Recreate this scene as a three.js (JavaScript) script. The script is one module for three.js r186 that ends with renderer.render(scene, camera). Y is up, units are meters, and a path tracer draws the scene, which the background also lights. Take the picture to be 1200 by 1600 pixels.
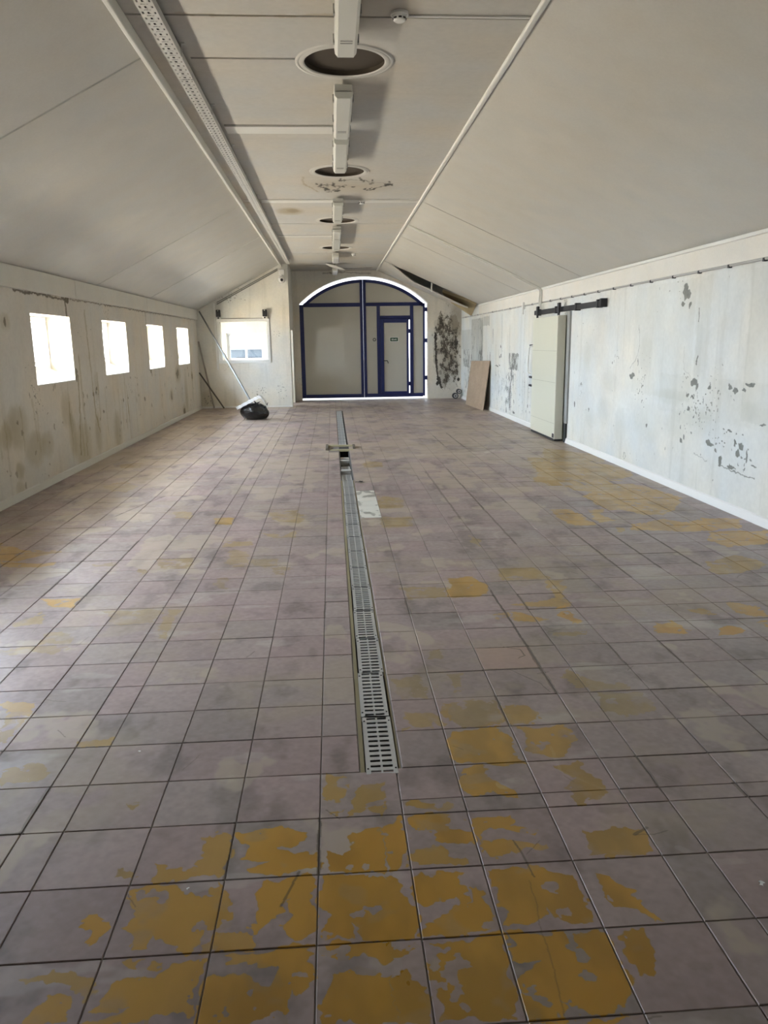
import * as THREE from 'three';
import { RoundedBoxGeometry } from 'three/addons/geometries/RoundedBoxGeometry.js';
import { mergeGeometries } from 'three/addons/utils/BufferGeometryUtils.js';
import { RectAreaLightUniformsLib } from 'three/addons/lights/RectAreaLightUniformsLib.js';
import { Brush, Evaluator, SUBTRACTION } from 'three-bvh-csg';

// ---------------------------------------------------------------- camera, sky, light, exposure
const scene = new THREE.Scene();
const camera = new THREE.PerspectiveCamera(2 * Math.atan(800 / 1200) * 180 / Math.PI, 1200 / 1600, 0.05, 400);
camera.position.set(0, 1.68, 0);
camera.up.set(0.02768559, 0.97635681, -0.21438489);
camera.lookAt(0.06208444, 1.68 - 0.21573255, -0.97447678);
const renderer = new THREE.WebGLRenderer({ antialias: true });
renderer.toneMapping = THREE.LinearToneMapping;
renderer.toneMappingExposure = 5.9;
renderer.shadowMap.enabled = true;
scene.background = new THREE.Color().setRGB(0.62, 0.66, 0.72);     // bright overcast sky
RectAreaLightUniformsLib.init();

// hall dimensions (metres): x to the right, the hall runs along -z
const XL = -3.546, XR = 3.87, ZP = -21.15, ZE = -23.3, ZB = 2.5;
const YL = 2.575, YR = 2.62, YC = 3.73, CL = -1.27, CR = 1.375;
const WIN = [-4.42, -7.37, -10.32, -13.23, -16.2, -19.13, -22.08];   // centres of the windows in the left wall
const WH = 0.7, WY0 = 1.23, WY1 = 2.075;
// daylight at every window: cool light falling from the sky, warmer light coming up from the ground outside
const skyCol = new THREE.Color().setRGB(0.84, 0.96, 1.14), groundCol = new THREE.Color().setRGB(1.12, 1.0, 0.82);
const SKY_L = 21, GROUND_L = [11, 12, 13.5, 16.5, 19, 19, 15];     // ground light boosted at the far windows to brighten the ceiling there
for (const [n, z] of WIN.entries()) {
  for (const [c, inten, x, y, h] of [[skyCol, SKY_L, XL - 1.7, 2.42, 1.55], [groundCol, GROUND_L[n], XL - 1.7, 0.86, 1.55]]) {
    const a = new THREE.RectAreaLight(c, inten, 2.9, h);
    a.position.set(x, y, z); a.lookAt(XL, y, z); a.castShadow = true; scene.add(a);
  }
}
{ // daylight at the window in the end wall of the little room
  const a = new THREE.RectAreaLight(skyCol, 5, 1.4, 0.8);
  a.position.set(-2.53, 2.6, ZE - 1.1); a.lookAt(-2.53, 1.6, ZE - 0.2); a.castShadow = true; scene.add(a);
}

// ---------------------------------------------------------------- helpers
let seed = 7;
const rnd = () => { seed = (seed * 1664525 + 1013904223) >>> 0; return seed / 4294967296; };
const rr = (a, b) => a + (b - a) * rnd();
const lerp = (a, b, t) => a + (b - a) * t;
const clamp = (v, a = 0, b = 1) => (v < a ? a : v > b ? b : v);
const sstep = (a, b, v) => { const t = clamp((v - a) / (b - a)); return t * t * (3 - 2 * t); };
const PT = new Float32Array(65536);
for (let i = 0; i < 65536; i++) PT[i] = rnd();
function vn(x, y, s = 0) {                         // value noise 0..1
  const xi = Math.floor(x), yi = Math.floor(y); let fx = x - xi, fy = y - yi;
  fx = fx * fx * (3 - 2 * fx); fy = fy * fy * (3 - 2 * fy);
  const X0 = (xi + s * 37) & 255, X1 = (xi + 1 + s * 37) & 255, Y0 = ((yi + s * 91) & 255) << 8, Y1 = ((yi + 1 + s * 91) & 255) << 8;
  const a = PT[Y0 + X0], b = PT[Y0 + X1], c = PT[Y1 + X0], d = PT[Y1 + X1];
  return (a + (b - a) * fx) * (1 - fy) + (c + (d - c) * fx) * fy;
}
function fbm(x, y, o = 4, s = 0) { let v = 0, a = 0.5, n = 0; for (let i = 0; i < o; i++) { v += a * vn(x, y, s + i * 3); n += a; a *= 0.5; x = x * 2.03 + 11.3; y = y * 2.03 + 5.7; } return v / n; }
function layer(W, H, draw) { const c = document.createElement('canvas'); c.width = W; c.height = H; const g = c.getContext('2d'); draw(g, W, H); return g.getImageData(0, 0, W, H).data; }
function dataTex(W, H, fn, srgb = true) {           // fn(i, j, out) fills out[0..2], 0..255; row 0 lies at v = 0
  const d = new Uint8Array(W * H * 4), o = [0, 0, 0];
  for (let j = 0, k = 0; j < H; j++) for (let i = 0; i < W; i++, k += 4) { fn(i, j, o); d[k] = clamp(o[0], 0, 255); d[k + 1] = clamp(o[1], 0, 255); d[k + 2] = clamp(o[2], 0, 255); d[k + 3] = 255; }
  const t = new THREE.DataTexture(d, W, H); t.magFilter = THREE.LinearFilter; t.minFilter = THREE.LinearMipmapLinearFilter; t.generateMipmaps = true;
  t.wrapS = t.wrapT = THREE.RepeatWrapping; if (srgb) t.colorSpace = THREE.SRGBColorSpace; t.needsUpdate = true; return t;
}
const std = (o) => new THREE.MeshStandardMaterial({ side: THREE.DoubleSide, ...o });
const col = (r, g, b) => new THREE.Color().setRGB(r, g, b);
const taken = new Map();
function numbered(n) { const k = taken.get(n) ?? 0; taken.set(n, k + 1); return k ? n + '_' + String(k).padStart(3, '0') : n; }
function mesh(name, geo, m, parent) { const o = new THREE.Mesh(geo, m); o.name = parent ? name : numbered(name); o.castShadow = o.receiveShadow = true; (parent ?? scene).add(o); return o; }
function group(name, pos = [0, 0, 0], turn = 0) { const g = new THREE.Group(); g.name = numbered(name); g.position.set(...pos); g.rotation.y = turn; scene.add(g); return g; }
function tag(o, label, category, grp) { o.userData.label = label; o.userData.category = category; if (grp) o.userData.group = grp; return o; }
function structure(o, label, category = 'structure') { o.userData.kind = 'structure'; if (label) { o.userData.label = label; o.userData.category = category; } return o; }
function copyOf(o, label) { const c = o.clone(); c.name = numbered(o.name.replace(/_\d{3}$/, '')); c.userData = { ...o.userData, label: label ?? o.userData.label }; scene.add(c); return c; }
const bx = (x0, x1, y0, y1, z0, z1) => new THREE.BoxGeometry(x1 - x0, y1 - y0, z1 - z0).translate((x0 + x1) / 2, (y0 + y1) / 2, (z0 + z1) / 2);
const rbx = (x0, x1, y0, y1, z0, z1, r = 0.006, s = 2) => new RoundedBoxGeometry(x1 - x0, y1 - y0, z1 - z0, s, r).translate((x0 + x1) / 2, (y0 + y1) / 2, (z0 + z1) / 2);
function uvBy(geo, fn) {                            // uv from place and facing, in the surface's own metres
  const g = geo.index ? geo.toNonIndexed() : geo, p = g.attributes.position, n = g.attributes.normal, uv = new Float32Array(p.count * 2);
  for (let i = 0; i < p.count; i++) { const [u, v] = fn(p.getX(i), p.getY(i), p.getZ(i), Math.abs(n.getX(i)), Math.abs(n.getY(i)), Math.abs(n.getZ(i))); uv[2 * i] = u; uv[2 * i + 1] = v; }
  g.setAttribute('uv', new THREE.BufferAttribute(uv, 2)); return g;
}
const uvBox = (s = 1) => (x, y, z, a, b, c) => (a > b && a > c ? [z / s, y / s] : b > c ? [x / s, z / s] : [x / s, y / s]);
const merge = (list) => mergeGeometries(list.map((g) => { const q = g.index ? g.toNonIndexed() : g; for (const k of Object.keys(q.attributes)) if (!['position', 'normal', 'uv'].includes(k)) q.deleteAttribute(k); return q; }));
const V = (x, y, z) => new THREE.Vector3(x, y, z);
function rod(a, b, r, seg = 8, r2 = r) { const A = V(...a), B = V(...b), L = A.distanceTo(B), g = new THREE.CylinderGeometry(r2, r, L, seg); g.applyQuaternion(new THREE.Quaternion().setFromUnitVectors(V(0, 1, 0), B.clone().sub(A).normalize())); const m = A.add(B).multiplyScalar(0.5); return g.translate(m.x, m.y, m.z); }
const tubeOf = (pts, r, n = 32, seg = 8) => new THREE.TubeGeometry(new THREE.CatmullRomCurve3(pts.map((p) => V(...p)), false, 'catmullrom', 0.1), n, r, seg);
function extrudeXY(pts, depth, holes = []) { const s = new THREE.Shape(pts.map((p) => new THREE.Vector2(...p))); for (const h of holes) s.holes.push(h.isPath ? h : new THREE.Path(h.map((p) => new THREE.Vector2(...p)))); return new THREE.ExtrudeGeometry(s, { depth, bevelEnabled: false, curveSegments: 32 }); }

// ---------------------------------------------------------------- floor paint, wall stains (where they lie, in metres)
// worn yellow floor paint: strength, then x, z, x, z ...
const PAINT = [
[0.75,-1.65,-3.54,-1.44,-3.52,-1.44,-3.39,-1.53,-3.39,-1.6,-3.44],
[0.62,-1.39,-2.91,-1.33,-2.95,-1.24,-2.97,-1.18,-2.89,-1.2,-2.84,-1.28,-2.83,-1.35,-2.81],
[0.7,-1.14,-3.15,-1.01,-3.17,-1,-3.1,-1.13,-3.1],
[0.7,-0.82,-2.67,-0.78,-2.67,-0.76,-2.62,-0.78,-2.59,-0.81,-2.62],
[0.7,-0.75,-2.28,-0.72,-2.28,-0.71,-2.25,-0.74,-2.25],
[0.9,-0.8,-2.01,-0.78,-2.04,-0.75,-2.04,-0.72,-2,-0.73,-1.96,-0.75,-1.94,-0.77,-1.97,-0.8,-1.99],
[0.75,-0.89,-1.83,-0.84,-1.84,-0.8,-1.86,-0.76,-1.86,-0.7,-1.79,-0.7,-1.74,-0.74,-1.75,-0.81,-1.8,-0.87,-1.82],
[0.85,-0.86,-1.7,-0.82,-1.74,-0.76,-1.74,-0.73,-1.72,-0.71,-1.68,-0.86,-1.69],
[0.85,-0.66,-2.19,-0.53,-2.18,-0.51,-2.14,-0.44,-2.12,-0.4,-2.18,-0.36,-1.9,-0.41,-1.89,-0.49,-1.94,-0.57,-1.97,-0.58,-1.92,-0.64,-1.92,-0.67,-2,-0.65,-2.06,-0.68,-2.16],
[0.8,-0.65,-2.22,-0.62,-2.28,-0.48,-2.24,-0.49,-2.39,-0.43,-2.44,-0.39,-2.4,-0.39,-2.19,-0.45,-2.19,-0.54,-2.21,-0.62,-2.19],
[0.95,-0.38,-2.43,-0.25,-2.45,-0.13,-2.41,-0.13,-2.36,-0.22,-2.35,-0.1,-2.27,-0.1,-2.19,-0.24,-2.19,-0.29,-2.23,-0.23,-2.28,-0.34,-2.28,-0.35,-2.36],
[1,-0.26,-2.16,-0.13,-2.17,-0.1,-2.13,-0.1,-1.9,-0.14,-1.89,-0.2,-1.98,-0.18,-2.07,-0.24,-1.97,-0.28,-1.94,-0.27,-1.89,-0.38,-1.89,-0.38,-1.99,-0.28,-1.99,-0.28,-2.05,-0.3,-2.1],
[0.8,-0.65,-1.88,-0.52,-1.87,-0.51,-1.84,-0.61,-1.84,-0.64,-1.85],
[0.85,-0.67,-1.77,-0.64,-1.8,-0.51,-1.8,-0.49,-1.87,-0.4,-1.87,-0.4,-1.82,-0.39,-1.65,-0.69,-1.67,-0.55,-1.7,-0.66,-1.72],
[1,-0.35,-1.88,-0.2,-1.88,-0.09,-1.88,-0.11,-1.77,-0.14,-1.71,-0.17,-1.73,-0.17,-1.63,-0.38,-1.65,-0.38,-1.79,-0.21,-1.79,-0.2,-1.84,-0.34,-1.83],
[0.75,-0.08,-2.77,0.02,-2.76,0.01,-2.68,-0.04,-2.6,-0.08,-2.59],
[0.75,0.01,-2.61,0.09,-2.7,0.16,-2.71,0.14,-2.5,0.09,-2.55,0,-2.49],
[0.8,-0.05,-2.55,-0.03,-2.55,-0.04,-2.51,-0.05,-2.52],
[0.95,0.02,-2.38,0.14,-2.44,0.12,-2.19,-0.07,-2.19,-0.06,-2.28,-0,-2.28,0.03,-2.31],
[1,-0.08,-2.17,0.12,-2.17,0.1,-1.88,0.05,-1.89,0.02,-1.96,0.01,-1.89,-0.08,-1.9,-0.08,-1.96,-0.05,-1.99,-0.08,-2.03],
[1,-0.08,-1.88,0.1,-1.88,0.1,-1.82,-0.08,-1.83],
[1,-0.07,-1.78,-0.01,-1.79,0.1,-1.78,0.08,-1.61,-0.08,-1.62],
[0.95,0.14,-2.43,0.2,-2.46,0.2,-2.21,0.14,-2.2,0.13,-2.27],
[1,0.12,-2.18,0.16,-2.17,0.2,-2.08,0.21,-1.94,0.2,-1.89,0.1,-1.89],
[1,0.1,-1.77,0.15,-1.79,0.19,-1.72,0.19,-1.6,0.08,-1.61],
[0.9,0.1,-1.86,0.19,-1.87,0.2,-1.84,0.1,-1.83],
[0.8,0.24,-2.56,0.38,-2.56,0.39,-2.51,0.28,-2.5,0.23,-2.5],
[0.9,0.23,-2.46,0.32,-2.48,0.37,-2.46,0.35,-2.41,0.45,-2.34,0.44,-2.29,0.35,-2.32,0.33,-2.37,0.24,-2.37],
[0.8,0.22,-2.24,0.33,-2.32,0.33,-2.25,0.41,-2.23,0.4,-2.2,0.22,-2.2],
[0.95,0.23,-2.15,0.38,-2.16,0.4,-2.1,0.34,-1.97,0.41,-2.09,0.42,-2.06,0.42,-1.89,0.22,-1.9,0.22,-1.94,0.31,-2,0.33,-2.04,0.23,-2.01],
[0.95,0.23,-1.87,0.45,-1.88,0.45,-1.79,0.44,-1.62,0.39,-1.6,0.22,-1.62,0.22,-1.73,0.28,-1.85],
[0.75,0.47,-3.34,0.74,-3.31,0.76,-3.09,0.57,-3.1,0.46,-3.21],
[0.85,0.46,-3.06,0.71,-3.08,0.73,-2.8,0.44,-2.8],
[0.85,0.46,-2.73,0.59,-2.79,0.58,-2.68,0.65,-2.62,0.65,-2.58,0.47,-2.59],
[0.85,0.46,-2.46,0.6,-2.47,0.6,-2.4,0.66,-2.37,0.62,-2.35,0.51,-2.37,0.47,-2.29,0.7,-2.28,0.7,-2.25,0.59,-2.25,0.55,-2.22,0.49,-2.21,0.45,-2.33],
[0.95,0.46,-2.17,0.62,-2.17,0.72,-2.11,0.71,-2.02,0.72,-1.91,0.63,-1.9,0.6,-1.99,0.6,-1.92,0.45,-1.89,0.45,-2.04],
[1,0.46,-1.87,0.72,-1.87,0.75,-1.8,0.73,-1.71,0.74,-1.68,0.69,-1.6,0.57,-1.62,0.58,-1.59,0.46,-1.59,0.45,-1.71,0.48,-1.74,0.52,-1.78,0.46,-1.8],
[0.75,0.76,-3.31,0.87,-3.3,0.88,-3.17,0.76,-3.11],
[0.8,0.77,-3.08,0.99,-3.09,0.99,-2.96,0.91,-2.83,0.8,-2.86],
[0.75,0.85,-2.77,0.97,-2.78,1,-2.64,0.95,-2.49,0.84,-2.5,0.84,-2.61,0.89,-2.69],
[0.8,0.82,-2.33,0.93,-2.36,1.03,-2.31,1.01,-2.23,0.87,-2.2,0.84,-2.29,0.89,-2.24,0.79,-2.21],
[1,0.78,-2.12,0.83,-2.12,0.9,-2.05,0.91,-1.93,0.93,-1.91,0.9,-1.9,0.88,-1.96,0.79,-1.97,0.77,-2.03],
[1,0.78,-1.86,0.85,-1.88,0.85,-1.77,0.81,-1.7,0.76,-1.7,0.78,-1.76,0.77,-1.81],
[0.9,0.5,-1.59,0.73,-1.58,0.73,-1.56,0.5,-1.58],
[0.5,0.46,-5.02,0.74,-4.89,0.44,-4.86],
[0.75,0.83,-5.31,1.02,-5.29,1.03,-4.93,0.77,-4.89,0.77,-5.06],
[0.8,0.96,-4.58,1.07,-4.54,1.06,-4.48,0.96,-4.44],
[0.8,1.09,-4.54,1.29,-4.43,1.24,-4.35,1.07,-4.38],
[0.75,1.47,-5.17,1.57,-5.04,1.45,-4.36,1.39,-4.39,1.41,-4.63,1.19,-4.62,1.08,-4.66,1.47,-4.78],
[0.45,0.47,-3.96,0.56,-3.97,0.54,-3.88,0.46,-3.89],
[0.5,0.54,-3.68,0.61,-3.69,0.61,-3.63,0.61,-3.5,0.56,-3.47],
[0.5,0.25,-3.67,0.42,-3.68,0.44,-3.41,0.29,-3.39,0.26,-3.46],
[0.65,0.29,-3.28,0.43,-3.26,0.45,-3.14,0.29,-3.11],
[0.6,0.51,-3.35,0.74,-3.38,0.74,-3.11,0.5,-3.09],
[0.75,0.77,-3.33,0.87,-3.17,0.83,-3.12,0.75,-3.11],
[0.95,1.88,-4.27,1.94,-4.24,2.03,-4.28,2.06,-4.09,1.95,-4.09,1.85,-4.13],
[0.8,2.22,-4.5,2.31,-4.51,2.35,-4.38,2.3,-4.35,2.21,-4.45],
[0.85,2.49,-4.56,2.57,-4.55,2.68,-4.4,2.64,-4.32,2.52,-4.33,2.47,-4.42],
[1,2.21,-4.15,2.34,-4.2,2.36,-4.09,2.25,-4.04,2.18,-4.05],
[0.9,2.48,-4.22,2.6,-4.26,2.53,-4.14],
[0.9,1.44,-4.74,1.49,-4.7,1.46,-4.33,1.39,-4.3,1.38,-4.43],
[0.5,1.21,-3.53,1.4,-3.49,1.42,-3.41,1.2,-3.42],
[0.55,1.23,-3.39,1.48,-3.37,1.44,-3.15,1.22,-3.17],
[0.7,1.47,-5.19,1.61,-5.18,1.54,-5.01,1.42,-4.98],
[0.6,1.13,-3.54,1.21,-3.66,1.21,-3.46,1.16,-3.45],
[0.6,1.25,-4.19,1.48,-4.2,1.45,-4.14,1.25,-4.13],
[0.8,2.18,-7.48,2.38,-7.46,2.4,-7.11,2.39,-6.8,2.19,-6.79,2.12,-7.15],
[0.75,2.55,-7.44,2.71,-7.46,2.59,-7.17,2.65,-6.92,2.43,-6.87],
[0.75,2.71,-8.09,3.22,-8.82,3.62,-8.64,3.71,-7.85,3.47,-7.41,3.18,-7.1,2.98,-7.12,2.92,-7.39,2.73,-7.41],
[0.7,2.68,-8.78,3.46,-9.05,3.54,-8.65,3.02,-8.26,2.7,-8.48],
[0.8,2.73,-6.76,3.11,-6.94,3.25,-6.77,3.51,-6.93,3.82,-6.85,3.63,-6.5,3.12,-6.42,2.86,-6.52,2.66,-6.55],
[0.8,3.27,-6.4,3.83,-6.4,3.55,-5.92,3.22,-5.9,3.16,-6.09],
[0.7,2.81,-5.5,3.11,-5.68,3.24,-5.5,3.23,-5.35,2.99,-5.19,2.77,-5.16,2.73,-5.31],
[0.7,2.92,-10.48,3.54,-10.74,3.82,-10.01,3.78,-9.27,3.19,-8.95,2.72,-8.89,2.5,-8.93],
[0.65,3.33,-11.98,3.85,-11.26,3.81,-10.34,3.23,-10.61,3.02,-10.82],
[0.7,2.54,-6.67,2.61,-6.62,2.54,-6.49,2.5,-6.53],
[0.6,0.45,-8.43,0.73,-8.3,0.71,-7.79,0.43,-7.75],
[0.55,0.45,-7.37,0.73,-7.34,0.72,-6.93,0.44,-6.9],
[0.8,0.81,-5.28,1.01,-5.33,1.03,-4.96,0.95,-4.87,0.76,-4.89],
[0.6,0.44,-5.1,0.77,-5.1,0.75,-4.89,0.44,-4.87],
[0.65,1.21,-5.48,1.48,-5.49,1.52,-5.24,1.19,-5.2],
[0.7,2.81,-11.01,3.15,-10.96,2.58,-8.93,2.38,-9.07,2.62,-9.62],
[0.5,1.19,-6.57,1.25,-6.39,1.19,-6.13,1.17,-6.34],
[0.6,0.41,-11.07,0.7,-10.88,0.67,-10.44,0.41,-10.41],
[0.75,-1.2,-7.51,-1,-7.52,-0.98,-7.24,-1.17,-7.26],
[0.5,-1.65,-7.79,-1.44,-7.69,-1.43,-7.54,-1.57,-7.56],
[0.55,-0.67,-7.74,-0.41,-7.78,-0.32,-7.4,-0.34,-7.2,-0.4,-7.2,-0.63,-7.37],
[0.6,-0.69,-6.86,-0.49,-6.71,-0.39,-6.88,-0.32,-6.93,-0.36,-6.64,-0.57,-6.64],
[0.6,-0.97,-6.54,-0.72,-6.57,-0.72,-6.41,-0.96,-6.38],
[0.4,-0.9,-6.27,-0.73,-6.25,-0.68,-5.77,-0.84,-5.79],
[0.55,-1.43,-6.09,-1.16,-6.06,-1.13,-5.78,-1.37,-5.81],
[0.4,-0.91,-5.47,-0.8,-5.5,-0.8,-5.23,-0.86,-5.24],
[0.4,-0.68,-6,-0.47,-5.98,-0.46,-5.75,-0.67,-5.77],
[0.5,-0.5,-5.71,-0.38,-5.74,-0.39,-5.49,-0.46,-5.5],
[0.75,-2.97,-6.78,-2.66,-6.48,-2.39,-6.44,-2.29,-6.38,-2.35,-6.34,-2.52,-6.16,-2.65,-6],
[0.75,-2.69,-6.09,-2.25,-6.04,-2.23,-5.95,-2.64,-5.97],
[0.8,-2.04,-5.12,-1.75,-5.12,-1.73,-4.93,-1.9,-4.98],
[0.55,-2.86,-9.49,-2.68,-9.85,-2.4,-9.42,-2.44,-9.06,-2.68,-9.15],
[0.55,-1.68,-7.87,-1.48,-7.84,-1.43,-7.54,-1.59,-7.63],
[0.5,-1.92,-5.96,-1.76,-5.99,-1.71,-5.89,-1.88,-5.89],
[0.5,-1.55,-5.79,-1.46,-5.78,-1.46,-5.57],
[0.5,-3.15,-11.32,-2.79,-11.34,-2.74,-10.97,-3,-10.93],
[0.4,-1.52,-4.84,-1.16,-4.83,-1.15,-4.59,-1.43,-4.58],
[0.5,-1.12,-4.82,-1.02,-4.81,-0.99,-4.33,-1.07,-4.33],
[0.5,-1.74,-4.51,-1.6,-4.46,-1.52,-4.28,-1.72,-4.3],
[0.45,-1.94,-4.26,-1.52,-4.25,-1.57,-4.16,-1.9,-4.16],
[0.75,-1.59,-3.51,-1.46,-3.47,-1.45,-3.39,-1.58,-3.38],
[0.65,-1.57,-3.36,-1.46,-3.37,-1.47,-3.1],
[0.6,-2.03,-4.7,-1.92,-4.86,-1.86,-4.63,-1.98,-4.6]
];
// dark scratches and cracks on the tiles: width, colour, x, z ...
const MARKS = [[0.006, 'rgb(200,0,0)', 0.92, -4.0, 1.0, -3.95, 1.01, -3.87, 0.97, -3.83], [0.005, 'rgb(150,0,0)', 0.88, -3.69, 1.0, -3.52, 1.02, -3.42], [0.02, 'rgb(170,0,0)', -2.22, -7.75, -2.05, -8.4, -1.9, -8.9], [0.01, 'rgb(110,0,0)', -1.9, -8.9, -1.75, -9.3],
  [0.007, 'rgb(150,0,0)', 0.6, -2.12, 0.58, -2.3], [0.004, 'rgb(80,0,0)', 0.55, -1.6, 0.58, -2.1], [0.008, 'rgb(150,0,0)', -0.2, -2.05, -0.15, -2.2], [0.012, 'rgb(150,0,0)', 1.0, -2.3, 1.06, -2.33],
  [0.02, 'rgb(140,0,0)', 1.05, -3.4, 1.05, -4.0], [0.014, 'rgb(170,0,0)', 1.05, -4.0, 1.05, -5.0], [0.014, 'rgb(170,0,0)', 0.747, -3.7, 1.05, -3.7], [0.02, 'rgb(150,0,0)', 1.2, -7.2, 1.2, -10], [0.02, 'rgb(130,0,0)', 1.51, -6.2, 1.51, -10.2], [0.02, 'rgb(160,0,0)', 2.11, -5.2, 2.11, -6.6], [0.02, 'rgb(160,0,0)', 2.42, -5.4, 2.42, -6.6], [0.02, 'rgb(160,0,0)', 2.73, -5.4, 2.73, -6.6], [0.022, 'rgb(170,0,0)', 1.81, -12.5, 1.81, -14], [0.022, 'rgb(170,0,0)', 2.11, -12.3, 2.11, -14.3],
  [0.022, 'rgb(150,0,0)', -2.04, -5.2, -2.04, -6.8], [0.02, 'rgb(130,0,0)', -1.743, -5, -1.743, -6.7], [0.2, 'rgb(0,110,0)', 0.3, -10.9, 1.2, -11.5, 2.1, -11.6, 3.0, -11.9], [0.1, 'rgb(0,120,0)', 2.1, -11.2, 2.5, -11.9], [0.12, 'rgb(0,70,0)', 1.3, -4.3, 2.2, -4.25], [0.06, 'rgb(0,120,0)', 0.62, -2.64, 0.68, -2.66]];
const COLS_L = [XL, -3.24, -2.94, -2.64, -2.34, -2.04, -1.743, -1.443, -1.143, -0.996, -0.69, -0.39, -0.09, 0.066];
const COLS_R = [0.236, 0.447, 0.747, 1.05, 1.207, 1.51, 1.81, 2.11, 2.42, 2.73, 3.03, 3.33, 3.63, XR];
const rowsTo = (start) => { const r = [...start]; while (r[r.length - 1] > ZE + 0.35) r.push(r[r.length - 1] - 0.2985); r.push(ZE); return r; };
const ROWS_L = rowsTo([-0.69, -0.99, -1.29, -1.59, -1.885, -2.185, -2.487, -2.783]);
const ROWS_R = rowsTo([-0.69, -0.99, -1.29, -1.59, -1.885, -2.185, -2.483, -2.575, -2.8]);
const WHITE_TILES = (x, z) => x > 0.236 && x < 0.447 && z > -8.85 && z < -7.35;

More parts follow.
